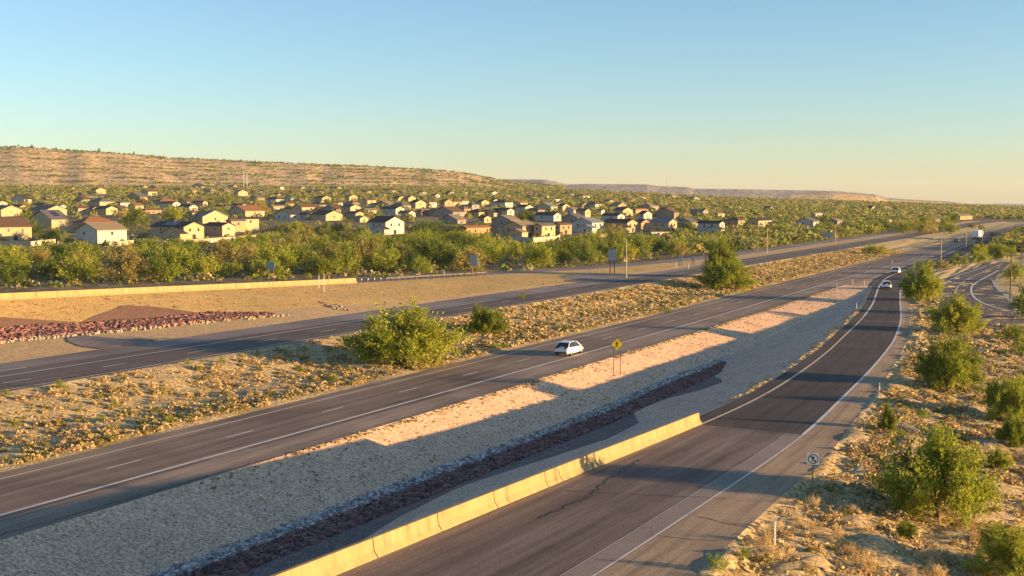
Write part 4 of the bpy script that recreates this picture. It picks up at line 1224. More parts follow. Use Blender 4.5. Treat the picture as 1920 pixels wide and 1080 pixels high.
rows_mid = [((10, 330), (376, 400), 10), ((330, 560), (380, 400), 7), ((560, 760), (384, 402), 7), ((760, 960), (386, 408), 7), ((960, 1140), (390, 408), 6), ((1130, 1330), (394, 410), 5)]
for (xa, xb), (ya, yb_), cnt in rows_mid:
    for i in range(cnt):
        ok = False
        for _ in range(40):
            xc = xa + (xb - xa) * (i + rf2.random()) / cnt; yb = rf2.uniform(ya, yb_)
            if all(math.hypot(xc - p[0], (yb - p[1]) * 2.2) > 24 for p in hp): ok = True; break
        if not ok: continue
        hp.append((xc, yb))
        w1 = rf2.uniform(12, 26); w2 = rf2.uniform(9, 17)
        wl = rf2.choice(['cream', 'grey', 'tan', 'white']); rf_ = rf2.choice(['r_tan', 'r_grey', 'r_dark', 'r_dark', 'r_brown'])
        nm = dict(r_tan='tan', r_grey='grey', r_dark='dark', r_brown='brown')[rf_]
        rel_, ph_ = place_phrase(*at(xc, yb)); ph_ = " ".join(ph_.split()[:9])
        lb = " ".join(("low %s house, %s roof, %s %s" % (wl, nm, rel_, ph_)).split()[:15])
        house(xc - w1, xc, xc + w2, yb, yb - rf2.uniform(7, 10), rf2.choice('GEH'), wl, rf_, lb, '', psi=rf2.uniform(34, 46), wins=0)

def garden_wall(pts, h, label, mat='fence'):
    P = [at(*p) for p in pts]
    root = empty("garden_wall", P[0]); tag(root, label, "wall", "garden walls of the subdivision")
    for a, b_ in zip(P[:-1], P[1:]):
        dx, dy = b_[0]-a[0], b_[1]-a[1]; l = math.hypot(dx, dy)
        nseg = max(1, int(l / 6))
        for k in range(nseg):
            f0, f1 = k / nseg, (k + 1) / nseg
            ax, ay = a[0]+dx*f0-P[0][0], a[1]+dy*f0-P[0][1]; bx, by = a[0]+dx*f1-P[0][0], a[1]+dy*f1-P[0][1]
            nx, ny = -dy/l*.1, dx/l*.1; z0 = -.4
            mb = MB(); mb.add([(ax-nx,ay-ny,z0),(bx-nx,by-ny,z0),(bx+nx,by+ny,z0),(ax+nx,ay+ny,z0),(ax-nx,ay-ny,h),(bx-nx,by-ny,h),(bx+nx,by+ny,h),(ax+nx,ay+ny,h)],
                              [(3,2,1,0),(4,5,6,7),(0,1,5,4),(1,2,6,5),(2,3,7,6),(3,0,4,7)])
            mb.build("wall_panel", wallm(mat), root)
garden_wall([(0, 461), (58, 462), (104, 457)], 1.9, "tan garden wall below the cream house at the left edge")
garden_wall([(205, 463), (250, 458)], 1.8, "low garden wall below the white tan-roofed house")
garden_wall([(345, 457), (385, 456), (470, 446), (520, 440)], 1.9, "long pale garden wall below the peach houses")
garden_wall([(455, 452), (485, 451), (523, 441)], 1.8, "curved pale garden wall at the end of the peach row")
garden_wall([(962, 452), (1000, 455), (1044, 452), (1050, 448)], 2.2, "sunlit tan garden wall below the box-like house")
garden_wall([(1096, 447), (1140, 446)], 2.0, "short tan garden wall below the pale blue-grey house")
garden_wall([(1220, 444), (1265, 443)], 2.3, "sunlit peach garden wall below the blue-grey-roofed house")
garden_wall([(1755, 433), (1795, 430)], 1.3, "long pale wall in the scrub beside the far freeway")
garden_wall([(0, 366), (80, 367)], 2.2, "long pale wall across the far left rows", 'fence')
garden_wall([(160, 371), (215, 371)], 2.0, "second long pale wall in the far left rows", 'fence')

# ------------------------------------------------------------------ signs, poles, posts
def sign_back(px, py_base, py_top, w_px, split, label, group="large road signs seen from behind", face=-150):
    P = at(px, py_base); pm = to_px(*P)[2]
    h = (py_base - py_top) / pm; w = w_px / pm
    root = empty("road_sign", P, math.radians(face + 180)); tag(root, label, "sign", group)
    hb = h * split
    for sx in (-.28, .28):
        mb = MB(); mb.box(w*sx-.07, w*sx+.07, -.07, .07, -.3, h*.96); mb.build("post", M['wood'], root)
    n = 3
    for i in range(n):
        a = -w/2 + w*i/n; mb = MB(); mb.box(a + .01, a + w/n - .01, .075, .12, h - hb, h); mb.build("panel", M['signback'], root)
    for zz in (h - hb * .8, h - hb * .2):
        mb = MB(); mb.box(-w/2 + .1, w/2 - .1, .12, .17, zz, zz + .08); mb.build("stringer", M['steel'], root)
    q = to_px(P[0], P[1], P[2] + h - hb/2); LAND.append((q[0], q[1], "the " + label.split(',')[0]))
    return root
sign_back(508, 530, 491, 20, .38, "grey sign back on two posts behind the concrete wall", face=-27)
sign_back(889, 519, 478, 17, .52, "tall grey sign back on two posts behind the guardrail", face=-27)
sign_back(1148, 514, 468, 16, .42, "grey sign back beside the bare roadside pole", face=-27)
sign_back(1276, 500, 478, 9, .5, "small grey sign back by the off-ramp split", face=-27)
sign_back(1300, 498, 480, 7, .5, "narrow grey sign back right of the off-ramp split", face=-27)
sign_back(1553, 452, 435, 20, .6, "broad grey sign back among trees left of the bare pole", face=-27)

def disc(mb, cx, cz, r, y0, y1, n=20, mi=0, sx=1.0):
    mb.prism([(cx + math.cos(2*math.pi*i/n)*r*sx, cz + math.sin(2*math.pi*i/n)*r) for i in range(n)], y0, y1, mi)
def walker(s_, cx, cz, y0, y1):
    """walking figure of height 2*s_, facing -y"""
    mb = MB()
    disc(mb, cx + .02*s_, cz + .80*s_, .15*s_, y0, y1, 14)
    pl = lambda pts: mb.prism([(cx + x*s_, cz + z*s_) for x, z in pts], y0, y1)
    pl([(-.17,.60),(.17,.60),(.20,.05),(.12,-.12),(-.14,-.12),(-.16,.05)])
    pl([(-.14,-.12),(.02,-.12),(-.16,-.55),(-.30,-.92),(-.50,-.92),(-.34,-.50)])
    pl([(.0,-.12),(.13,-.12),(.24,-.48),(.22,-.92),(.46,-.92),(.46,-.84),(.36,-.80),(.38,-.46)])
    pl([(-.17,.60),(-.13,.46),(-.32,.20),(-.42,.0),(-.50,.05),(-.40,.28)])
    pl([(.17,.60),(.15,.40),(.34,.18),(.50,.12),(.50,.22),(.38,.28)])
    return mb
def diamond_sign():
    A = at(1150.5, 699); B = at(1163, 704)
    cx, cy = (A[0]+B[0])/2, (A[1]+B[1])/2; z = gz(cx, cy)
    pm = to_px(cx, cy, z)[2]
    root = empty("pedestrian_sign", (cx, cy, z), math.radians(-8)); tag(root, "yellow diamond sign with black walking figure on two posts by the ditch", "sign")
    for sx in (-.37, .37):
        mb = MB(); mb.box(sx-.035, sx+.035, -.035, .035, -.4 if sx < 0 else -.5, 3.35); mb.build("post", M['darksteel'], root)
    h = 3.3; r = .66
    mb = MB(); mb.prism([(-r, h), (0, h-r), (r, h), (0, h+r)], -.075, -.045); mb.build("plate", M['signyellow'], root)
    for i in range(4):
        pass
    mb = MB(); ri, ro = r*.90, r*.94
    o_ = [(-1,0),(0,-1),(1,0),(0,1)]
    for i in range(4):
        a, b_ = o_[i], o_[(i+1)%4]
        mb.add([(a[0]*ro,-.079,h+a[1]*ro),(b_[0]*ro,-.079,h+b_[1]*ro),(b_[0]*ri,-.079,h+b_[1]*ri),(a[0]*ri,-.079,h+a[1]*ri)], [(0,1,2,3)])
    mb.build("border", M['black'], root)
    walker(.37, 0, h, -.086, -.077).build("walking_figure", M['black'], root)
    q = to_px(cx, cy, z + 2); LAND.append((q[0], q[1], "the yellow diamond sign"))
diamond_sign()
def noped_sign():
    P = at(1523, 946); root = empty("no_pedestrians_sign", P, math.radians(-14)); tag(root, "white square no-pedestrians sign on one thin post at the ramp edge", "sign")
    mb = MB(); mb.box(-.03, .03, -.03, .03, -.3, 2.75); mb.build("post", M['darksteel'], root)
    h, r = 2.45, .31
    mb = MB(); mb.box(-r, r, -.06, -.035, h-r, h+r); mb.build("plate", M['signwhite'], root)
    n = 28; ro, ri = .265, .222; mb = MB()
    for i in range(n):
        a, b_ = 2*math.pi*i/n, 2*math.pi*(i+1)/n
        mb.add([(math.cos(a)*ro,-.066,h+math.sin(a)*ro),(math.cos(b_)*ro,-.066,h+math.sin(b_)*ro),(math.cos(b_)*ri,-.066,h+math.sin(b_)*ri),(math.cos(a)*ri,-.066,h+math.sin(a)*ri)], [(0,1,2,3)])
    mb.build("ring", M['black'], root)
    walker(.19, 0, h, -.066, -.06).build("walking_figure", M['black'], root)
    mb = MB(); c45 = math.sqrt(.5)
    mb.add([(-.23*c45-.02,-.071,h+.23*c45-.02),(-.23*c45+.02,-.071,h+.23*c45+.02),(.23*c45+.02,-.071,h-.23*c45+.02),(.23*c45-.02,-.071,h-.23*c45-.02)], [(0,1,2,3)])
    mb.build("slash", M['black'], root)
    LAND.append((1523, 900, "the white no-pedestrians sign"))
noped_sign()

def pole(px, pb, ptop, label, r=.19, mat='steel', arms=0, group="bare roadside poles", name="pole", cat="pole"):
    P = at(px, pb); pm = to_px(*P)[2]; h = (pb - ptop) / pm
    root = empty(name, P); tag(root, label, cat, group)
    mb = MB(); mb.tube((0,0,-.3), (0,0,h), r, r*.8, 10); mb.build("shaft", M[mat], root)
    mb = MB(); mb.tube((0,0,-.1), (0,0,.12), r*1.9, r*1.9, 10); mb.build("footing", M['curb'], root)
    mb = MB(); mb.tube((0,0,h), (0,0,h+.06), r*.9, r*.7, 10); mb.build("cap", M[mat], root)
    for k in range(arms):
        mb = MB(); mb.box(-1.2, 1.2, -.06, .06, h-.5-k*.9, h-.36-k*.9); mb.build("crossarm", M['wood'], root)
        for x in (-1.05, -.4, .4, 1.05):
            mb = MB(); mb.tube((x,0,h-.36-k*.9), (x,0,h-.16-k*.9), .05, .035, 6); mb.build("insulator", M['signback'], root)
    LAND.append((px, (pb+ptop)/2, "the " + label.split(',')[0]))
M['polepale'] = plain_mat("pale_pole", (0.36, 0.29, 0.19), 0.6, var=0.08)
pole(1174, 520, 449, "tallest bare pole beside the southbound lanes", r=.15, mat='polepale')
pole(1438, 474, 428, "bare pole by the southbound lanes below the small yellow house", r=.14, mat='polepale')
pole(1566, 456, 421, "bare pole where the southbound lanes meet the trees", r=.14, mat='polepale')
pole(1764, 494, 449, "bare pole nearest the merging ramp", r=.14, mat='polepale')
pole(1811, 469, 436, "middle pole of three beside the northbound merge", r=.14, mat='polepale')
pole(1841, 455, 427, "farthest pole of three beside the far truck", r=.22, mat='polepale')
pole(1894, 562, 474, "dark wooden utility pole at right, nearer one", r=.13, mat='wood', arms=1, group="wooden utility poles", name="utility_pole", cat="utility pole")
pole(1915, 492, 458, "dark wooden utility pole at the right edge, farther one", r=.14, mat='wood', arms=2, group="wooden utility poles", name="utility_pole", cat="utility pole")
pole(457, 353, 322, "left mast of the thin twin masts under the hill", r=.55, mat='signback', group="thin masts on the plain", name="mast", cat="mast")
pole(463, 353, 324, "right mast of the thin twin masts under the hill", r=.55, mat='signback', group="thin masts on the plain", name="mast", cat="mast")
pole(1250, 362, 328, "faint thin mast standing against the sky right of the mesas", r=.35, mat='darksteel', group="thin masts on the plain", name="mast", cat="mast")

def delineator(px, pb, h, label, w=.09):
    P = at(px, pb); root = empty("delineator_post", P); tag(root, label, "marker post", "slim white marker posts")
    mb = MB(); mb.box(-w/2, w/2, -.012, .012, -.15, h); mb.build("post", M['white_post'], root)
    mb = MB(); mb.box(-w/2+.01, w/2-.01, -.02, -.012, h-.25, h-.05); mb.build("reflector", M['signback'], root)
    LAND.append((px, pb, "the " + label))
for a in [(1453, 1022, 1.35, "slim post in the dry grass at bottom right"), (1649, 737, .9, "slim post beside a small bush at the ramp's right edge"),
          (1706, 562, 1.1, "slim post on the far ramp's right edge"), (1725, 591, 1.1, "slim post in front of the roadside trees"),
          (1569, 547, 1.4, "slim post on the gore gravel below the dashed lanes"), (1599, 533, 1.1, "slim post near the gore tip, left one"),
          (1621, 535, 1.1, "slim post near the gore tip, right one"), (1606, 581, 1.2, "slim post beside the rubble at the ramp's left edge"),
          (1673, 495, 1.2, "slim post behind the second car"), (1420, 487-22+6, 1.0, "slim post beyond the southbound lanes"),
          (1719, 650, 1.0, "slim post left of the second roadside tree")]:
    delineator(*a)
for a in [(598, 540, 2.3, "left tall marker post by the concrete wall"), (608, 547, 2.8, "right tall marker post by the concrete wall"), (617, 527, 1.2, "short marker post behind the concrete wall"),
          (1102, 515, 1.2, "marker post on the off-ramp's far edge"), (1268, 501, 1.2, "left marker post of the off-ramp split"), (1291, 504, 1.3, "right marker post of the off-ramp split"), (833, 518, 1.4, "marker post behind the guardrail's middle")]:
    delineator(*a, w=.14)

# ------------------------------------------------------------------ vehicles
M['carwhite'] = plain_mat("car_paint_white", (0.78, 0.79, 0.80), 0.25, var=0.02, spec=0.6)
M['cargrey'] = plain_mat("car_paint_dark", (0.10, 0.11, 0.12), 0.3, var=0.02, spec=0.6)
M['carglass'] = plain_mat("car_glass", (0.015, 0.018, 0.022), 0.08, var=0.1, spec=0.8)
M['tyre'] = plain_mat("tyre_rubber", (0.02, 0.02, 0.02), 0.9)
M['rim'] = plain_mat("wheel_alloy", (0.45, 0.45, 0.45), 0.35, metal=0.6)
M['plastic'] = plain_mat("black_plastic", (0.025, 0.025, 0.028), 0.6)
M['lamp_red'] = plain_mat("tail_lamp_red", (0.35, 0.02, 0.02), 0.3)
def car(px, pb, heading, label, paint, kind='suv'):
    """x forward; body is lofted from side stations"""
    P = at(px, pb); root = empty("parked_car" if False else "car", P, heading); tag(root, label, "car", "cars on the freeway and ramp")
    if kind == 'suv': Ln, Wd, Ht = 4.75, 1.92, 1.62
    else: Ln, Wd, Ht = 4.6, 1.84, 1.46
    hw = Wd/2
    # body stations: x, z low, z belt(shoulder), halfwidth low, halfwidth shoulder, z deck centre
    st = [(-2.36,.42,.86,.74,.70,.93), (-2.28,.30,.98,.86,.82,1.05), (-2.0,.26,1.02,.94,.89,1.12), (-1.4,.24,1.02,.96,.93,1.08), (-.4,.22,.98,.96,.94,1.0), (.6,.22,.95,.96,.93,.97),
          (1.1,.23,.92,.96,.91,.98), (1.7,.25,.84,.95,.87,.90), (2.15,.28,.72,.90,.78,.78), (2.36,.36,.58,.72,.62,.62)]
    k = Ln/4.75
    V = []; n = 9
    for (x,zl_,zb,wl_,wb,zd_) in st:
        x *= k
        V += [(x,-wl_*.85,zl_),(x,-wl_,zl_+.16),(x,-wl_*1.0,(zl_+zb)/2+.05),(x,-wb,zb),(x,0,zd_),(x,wb,zb),(x,wl_*1.0,(zl_+zb)/2+.05),(x,wl_,zl_+.16),(x,wl_*.85,zl_)]
    Fc = []
    for i in range(len(st)-1):
        for j in range(n):
            Fc.append((i*n+j, i*n+(j+1)%n, (i+1)*n+(j+1)%n, (i+1)*n+j))
    Fc += [tuple(range(n))[::-1], tuple(range((len(st)-1)*n, len(st)*n))]
    mb = MB(); mb.add(V, Fc); body = mb.build("body", paint, root, smooth=False)
    bm = bmesh.new(); bm.from_mesh(body.data); bmesh.ops.bevel(bm, geom=list(bm.edges), offset=.03, segments=1, affect='EDGES', clamp_overlap=True); bm.to_mesh(body.data); bm.free()
    for p in body.data.polygons: p.use_smooth = True
    # greenhouse glass, then roof and pillars in paint
    g = [(-2.12*k, 1.04, .80), (-1.35*k, Ht-.10, .66), (-.2*k, Ht-.02, .68), (.55*k, Ht-.10, .66), (1.42*k, .97, .80)]
    zb = .96
    V = []
    for (x, zt, wt) in g: V += [(x, -.86, zb if zt > 1.1 else zt-.03), (x, -wt, zt), (x, wt, zt), (x, .86, zb if zt > 1.1 else zt-.03)]
    Fc = []
    for i in range(len(g)-1):
        for j in range(3): Fc.append((i*4+j, i*4+j+1, (i+1)*4+j+1, (i+1)*4+j))
    Fc += [(3,2,1,0), (16,17,18,19)]
    mb = MB(); mb.add(V, Fc); mb.build("glasshouse", M['carglass'], root)
    mb = MB()
    rr = [g[1], g[2], g[3]]; V = []
    for (x, zt, wt) in rr: V += [(x, -wt-.02, zt-.01), (x, -wt+.06, zt+.035), (x, wt-.06, zt+.035), (x, wt+.02, zt-.01)]
    Fc = [(i*4+j, i*4+j+1, (i+1)*4+j+1, (i+1)*4+j) for i in range(2) for j in range(3)] + [(3,2,1,0), (8,9,10,11)]
    mb.add(V, Fc); mb.build("roof", paint, root)
    for sg in (-1, 1):
        for a, b_ in ((g[1], g[0]), (g[3], g[4])):
            mb = MB(); mb.tube((a[0], sg*(a[2]+.0), a[1]), (b_[0], sg*.86, .98), .055, .055, 6); mb.build("pillar", paint, root)
        mb = MB(); mb.tube((-.35*k, sg*.69, Ht-.06), (-.35*k, sg*.88, .98), .04, .04, 6); mb.build("pillar", M['plastic'], root)
        for x in (-1.42*k, 1.48*k):
            mb = MB(); mb.tube((x, sg*(hw-.26), .35), (x, sg*(hw-.01), .35), .35, .35, 18); w_ = mb.build("wheel", M['tyre'], root)
            mb = MB(); mb.tube((x, sg*(hw-.02), .35), (x, sg*(hw+.012), .35), .22, .20, 12); mb.build("rim", M['rim'], w_)
        mb = MB(); mb.box(-2.37*k, -2.20*k, min(sg*.5, sg*.85), max(sg*.5, sg*.85), .88, .97); mb.build("tail_lamp", M['lamp_red'], root)
        mb = MB(); mb.box(2.10*k, 2.30*k, min(sg*.45, sg*.78), max(sg*.45, sg*.78), .58, .68); mb.build("headlight", M['signwhite'], root)
        mb = MB(); mb.box(.95*k, 1.15*k, min(sg*.92, sg*1.06), max(sg*.92, sg*1.06), .95, 1.08); mb.build("mirror", paint, root)
    mb = MB(); mb.box(-2.39*k, -2.2*k, -.75, .75, .32, .52); bp_ = mb.build("rear_bumper", M['plastic'], root, bevel=.03)
    mb = MB(); mb.box(-2.40*k, -2.37*k, -.26, .26, .60, .73); mb.build("number_plate", M['signwhite'], root)
    mb = MB(); mb.box(-2.33*k, -2.12*k, -.72, .72, 1.00, 1.05); mb.build("spoiler", M['plastic'], root)
    q = to_px(P[0], P[1], P[2]+.8); LAND.append((q[0], q[1], "the " + label.split(' on the')[0]))
    return root
HEAD = math.pi/2 - TH
car(1067, 664, HEAD, "white fastback car on the near freeway lanes", M['carwhite'])
car(1661, 541, HEAD + math.radians(14), "white car driving away on the narrow part of the ramp", M['carwhite'])
car(1680, 513, HEAD + math.radians(4), "pale car ahead on the ramp beside the big tree", M['carwhite'])
car(1794, 454, HEAD - math.radians(2), "dark car far along the northbound lanes", M['cargrey'], 'sedan')
def truck(px, pb):
    P = at(px, pb); root = empty("semi_truck", P, HEAD - math.radians(1)); tag(root, "white box-trailer truck at the far end of the freeway", "truck")
    mb = MB(); mb.box(-7, 6, -1.28, 1.28, 1.15, 4.0); mb.build("trailer", M['carwhite'], root, bevel=.05)
    mb = MB(); mb.box(6.6, 8.6, -1.2, 1.2, .9, 3.5); mb.box(8.6, 10.2, -1.1, 1.1, .8, 2.1); mb.build("cab", M['carwhite'], root, bevel=.08)
    mb = MB(); mb.box(-7.02, -6.9, -1.1, 1.1, .6, 1.0); mb.build("bumper", M['plastic'], root)
    mb = MB(); mb.box(-7, 8, -.5, .5, .85, 1.12); mb.build("chassis", M['plastic'], root)
    for x in (-5.8, -4.5, 5.0, 6.2, 9.4):
        for sg in (-1, 1):
            mb = MB(); mb.tube((x, sg*.75, .5), (x, sg*1.26, .5), .5, .5, 14); mb.build("wheel", M['tyre'], root)
truck(1833, 449)

# ------------------------------------------------------------------ near and roadside trees
def tree_px(px, pb, wpx, hpx, label, level=0, group="mesquite trees along the road", mi=None):
    P = at(px, pb); pm = to_px(*P)[2]; w_ = wpx / pm; k_ = 1 + 0.28 * w_ / P[1]; P = (P[0] * k_, P[1] * k_, P[2])
    o = tree(P[0], P[1], wpx / pm, hpx / pm, level, label, group, mat_i=mi)
    LAND.append((px, pb - hpx/2, "the " + label.split(',')[0]))
    return o
tree_px(760, 690, 222, 108, "big round mesquite filling the median left of the white car", 0)
tree_px(912, 630, 84, 54, "smaller mesquite in the median right of the biggest one", 0)
tree_px(1362, 545, 112, 56, "broad dark mesquite where the median narrows", 0)
tree_px(1352, 530, 66, 82, "tall upright mesquite rising out of the broad one", 0)
tree_px(1756, 984, 232, 165, "largest mesquite at bottom right behind the no-pedestrians sign", 0)
tree_px(1778, 735, 128, 100, "mesquite beside the ramp halfway up the right side", 0)
tree_px(1792, 628, 104, 72, "mesquite left of the frontage road curve", 0)
tree_px(1727, 566, 84, 66, "dense mesquite touching the ramp behind the two white cars", 0)
tree_px(1893, 795, 112, 85, "mesquite cut by the right edge of the photo", 0)
tree_px(1898, 842, 70, 68, "pale young mesquite below the one at the right edge", 0)
tree_px(1665, 812, 36, 56, "slender pale shrub-like tree by the ramp's right edge", 0)
tree_px(1872, 880, 52, 40, "low pale mesquite right of the largest one", 0)
tree_px(1905, 1105, 190, 112, "sprawling thin mesquite at the bottom right corner", 0)
tree_px(1902, 530, 46, 40, "dark leafy tree shading the bend of the side road", 1, mi=1)
tree_px(1935, 600, 90, 70, "big shaded tree leaning in at the right edge above the side street", 1, mi=4)
tree_px(1922, 668, 60, 40, "green mesquite at the right edge where the side street ends", 1, mi=0)
tree_px(1736, 506, 40, 20, "low round mesquite just above the dense roadside one", 1, mi=3)
tree_px(1768, 506, 36, 18, "low dusty mesquite between ramp and side road", 1, mi=2)
tree_px(1798, 500, 44, 24, "green mesquite between ramp and side road, under the middle pole", 1, mi=0)
tree_px(1836, 494, 46, 26, "mesquite at the far end of the side road", 1, mi=3)
tree_px(1866, 486, 44, 30, "taller mesquite closing off the side road", 1, mi=0)
tree_px(1640, 478, 60, 20, "low spreading mesquite where the median closes", 1, mi=0)
tree_px(1900, 640, 60, 30, "low mesquite by the side street at the right edge", 1, mi=0)
tree_px(1700, 1010, 0.1*0+46, 30, "small ragged bush-like mesquite below the largest one", 0)

# trees of the wash between the off-ramp and the houses, then the plain
HX = [(o.location.x, o.location.y) for o in COL.objects if o.get("category") == "house"]
def clear_of_houses(x, y, d):
    return all((x - hx) ** 2 + (y - hy) ** 2 > d * d for hx, hy in HX)
def add_label(x, y, w, h, kind_words):
    rel, ph = place_phrase(x, y, gz(x, y) + h / 2)
    size = "large" if w > 10 else "small" if w < 6.5 else "mid-sized"
    c = ["%s %s %s %s" % (size, kw, rel, ph) for kw in kind_words]
    c += ["%s %s, standing farther %s" % (size, kw, rel + " " + ph) for kw in kind_words[:2]]
    u = uniq(c)
    return u if u and len(u.split()) <= 16 else (u and " ".join(u.split()[:16]))
WORDS = {0: ["yellow-green mesquite tree", "feathery green mesquite tree", "bright rounded mesquite tree"], 1: ["dark green mesquite tree", "dense shaded mesquite tree", "deep green bushy tree"], 2: ["brownish mesquite tree", "dry-leaved mesquite tree", "dusty tan-green tree"]}
placed = []
tr = random.Random(5)
HB = np.array([(h[0], h[2], h[4] - 2, h[3]) for h in H], float)
TL = [(-60, 462), (60, 464), (130, 457), (250, 459), (290, 448), (380, 452), (450, 447), (500, 438), (525, 424), (560, 414), (640, 414), (690, 436), (760, 446), (790, 424), (860, 432), (900, 448), (1000, 458), (1050, 452), (1120, 434), (1180, 440), (1260, 448), (1310, 442), (1340, 430), (1400, 424), (1500, 421), (1600, 412), (1800, 400), (2000, 400)]
def hides_house(px, py_top, py, halfw, near=60):
    m = (HB[:, 0] < px + halfw) & (HB[:, 1] > px - halfw) & (HB[:, 3] > py_top) & (HB[:, 3] < py) & (HB[:, 2] < py)
    return bool(m.any())
count = 0
def try_tree(px, py, wmin, wmax, mind, group):
    global count
    P = at(px, py); x, y = P[0], P[1]
    s_, t_ = xy2st(x, y)
    w = tr.uniform(wmin, wmax)
    for (qx, qy, qw) in placed:
        if (x - qx) ** 2 + (y - qy) ** 2 < ((w + qw) * mind) ** 2: return False
    if not clear_of_houses(x - 0, y - 6, 9): return False
    # never stand in front of a listed house closer than its footprint, never on pavement
    if s_ < 620 and tcol(iB0, s_) - 1.5 < t_ - w * .0 and t_ < tcol(iAP, s_) + 2.5: return False
    h = w * tr.uniform(.5, .66)
    pmx = to_px(x, y, P[2]); tl = np.interp(px, [q[0] for q in TL], [q[1] for q in TL])
    room = (pmx[1] - tl) / pmx[2] + 0.6
    if room < 2.2: return False
    if h > room: k_ = room / h; h = room; w = max(w * k_, h * 1.35)
    if py < 452 and px < 1400 and hides_house(px, pmx[1] - h * pmx[2], pmx[1], w * pmx[2] * .45): return False
    mi = tr.choices([0, 3, 1, 4, 2, 5], [4, 4, 1.6, 1.6, 1.0, 1.0])[0]
    lab = add_label(x, y, w, h, WORDS[mi % 3])
    if lab is None: lab = "mesquite tree in the thick of the %s" % group
    tree(x, y, w, h, 1, lab, group, mat_i=mi)
    placed.append((x, y, w)); count += 1
    return True
# wash band
tries = 0
while count < 175 and tries < 9000:
    tries += 1
    px = tr.uniform(-60, 1340)
    lo = np.interp(px, [-60, 500, 900, 1150, 1340], [462, 452, 458, 456, 452]); hi = np.interp(px, [-60, 500, 900, 1100, 1340], [540, 522, 510, 500, 486])
    try_tree(px, tr.uniform(lo, hi), 7.0, 13.5, .26, "wash trees between the off-ramp and the houses")
c1 = count
tries = 0
while count < c1 + 60 and tries < 3000:
    tries += 1
    px = tr.uniform(1340, 1800); hi = np.interp(px, [1340, 1450, 1620, 1700, 1800], [478, 462, 446, 452, 440]); 
    try_tree(px, tr.uniform(416, hi), 6.0, 11.5, .36, "trees beyond the southbound lanes")
c1 = count
tries = 0
while count < c1 + 34 and tries < 3000:
    tries += 1
    px = tr.uniform(1720, 1960)
    try_tree(px, tr.uniform(428, 489), 4.0, 8.0, .36, "trees right of the on-ramp")
c1 = count
big = [(255, 428, 58, 38), (325, 418, 62, 30), (62, 445, 44, 34), (100, 452, 50, 26), (485, 400, 48, 28), (615, 392, 44, 20), (815, 448, 110, 34), (890, 462, 90, 30), (985, 410, 34, 18), (430, 380, 30, 14), (1240, 433, 26, 16), (1290, 436, 34, 20), (1150, 442, 60, 22)]
for (px, pb, wpx, hpx) in big:
    P = at(px, pb); pm = to_px(*P)[2]
    mi = tr.choice([1, 4, 1, 0, 2]); w = wpx / pm; h = hpx / pm
    lab = add_label(P[0], P[1], w, h, ["crowned garden tree", "dense garden tree"]) or "garden tree among the houses"
    tree(P[0], P[1], w, h, 1, lab, "garden trees among the houses", mat_i=mi); placed.append((P[0], P[1], w)); count += 1
# trees between the nearer houses
tries = 0
while count < c1 + 13 + 58 and tries < 4000:
    tries += 1
    px = tr.uniform(-40, 1420); try_tree(px, tr.uniform(384, 452), 4.0, 8.5, .5, "garden trees among the houses")
print("individual trees", count)

# ------------------------------------------------------------------ joined far scrub (nobody could count it)
def far_cloud(name, pts, sizes, n_quads, leaf, mats, label, seed, flat=0.62):
    r = np.random.default_rng(seed)
    n = len(pts)
    P, d = crown_points(n * n_quads, r, lobes=40, inner=0.15)
    P = P.reshape(n, n_quads, 3)
    # give each plant its own small dome instead of the shared lobes
    u = r.normal(0, 1, (n, n_quads, 3)); u /= np.linalg.norm(u, axis=2)[..., None]
    u[..., 2] = np.abs(u[..., 2])
    u *= r.uniform(0.72, 1.08, (n, n_quads, 1))
    w = sizes[:, None, None] / 2
    C = u * w * np.array([1, 1, 2 * flat]) + np.asarray(pts)[:, None, :]
    C = C.reshape(-1, 3); m = len(C)
    a = r.normal(0, 1, (m, 3)); a /= np.linalg.norm(a, axis=1)[:, None]
    b = np.cross(a, r.normal(0, 1, (m, 3))); b /= np.linalg.norm(b, axis=1)[:, None]
    sz = (np.repeat(sizes, n_quads) * leaf * r.uniform(.6, 1.4, m))[:, None]
    a *= sz; b *= sz * .75
    V = np.stack([C - a, C - b, C + a, C + b], 1).reshape(-1, 3)
    mi = np.repeat(r.integers(0, len(mats), n), n_quads)
    o = link(name, mesh_np(name, V, np.arange(m * 4).reshape(-1, 4), mats, mat_idx=mi))
    tag(o, label, None, None, 'stuff')
    return o
pts = []; szs = []
r2 = np.random.default_rng(77)
HXA = np.array(HX)
def zone(n, px0, px1, y0, y1, smin, smax, houses=True, pw=1.0):
    c = 0; it = 0
    while c < n and it < n * 6:
        it += 1
        a = (r2.uniform(px0, px1) - 960) / F
        Y = y0 + (y1 - y0) * r2.random() ** pw; X = a * Y
        s_, t_ = xy2st(X, Y)
        if s_ < 1100 and -150 < t_ < 20 and (tcol(iB0, s_) - 3 < t_ < tcol(iAP, s_) + 3): continue
        if houses:
            hx_ = to_px(X, Y, gz(X, Y)); mm = (HB[:, 0] < hx_[0] + 3) & (HB[:, 1] > hx_[0] - 3) & (HB[:, 3] > hx_[1] - 12) & (HB[:, 3] - 1 < hx_[1])
            if mm.any() and r2.random() < .85: continue
        if houses and np.min((HXA[:, 0] - X) ** 2 + (HXA[:, 1] - Y) ** 2) < 11 ** 2: continue
        pts.append((X, Y, gz(X, Y) - .1)); szs.append(r2.uniform(smin, smax)); c += 1
zone(6200, -60, 1300, 760, 2200, 3.2, 7.0)
zone(700, -60, 1300, 460, 760, 1.8, 4.2)
zone(3200, 1300, 1980, 640, 2100, 3.4, 7.2)
zone(1100, 1250, 1980, 420, 660, 3.0, 7.0)
zone(1500, 900, 1980, 1900, 3200, 5.0, 9.0, houses=False)
pts = np.array(pts); szs = np.array(szs); nm_ = pts[:, 1] < 950
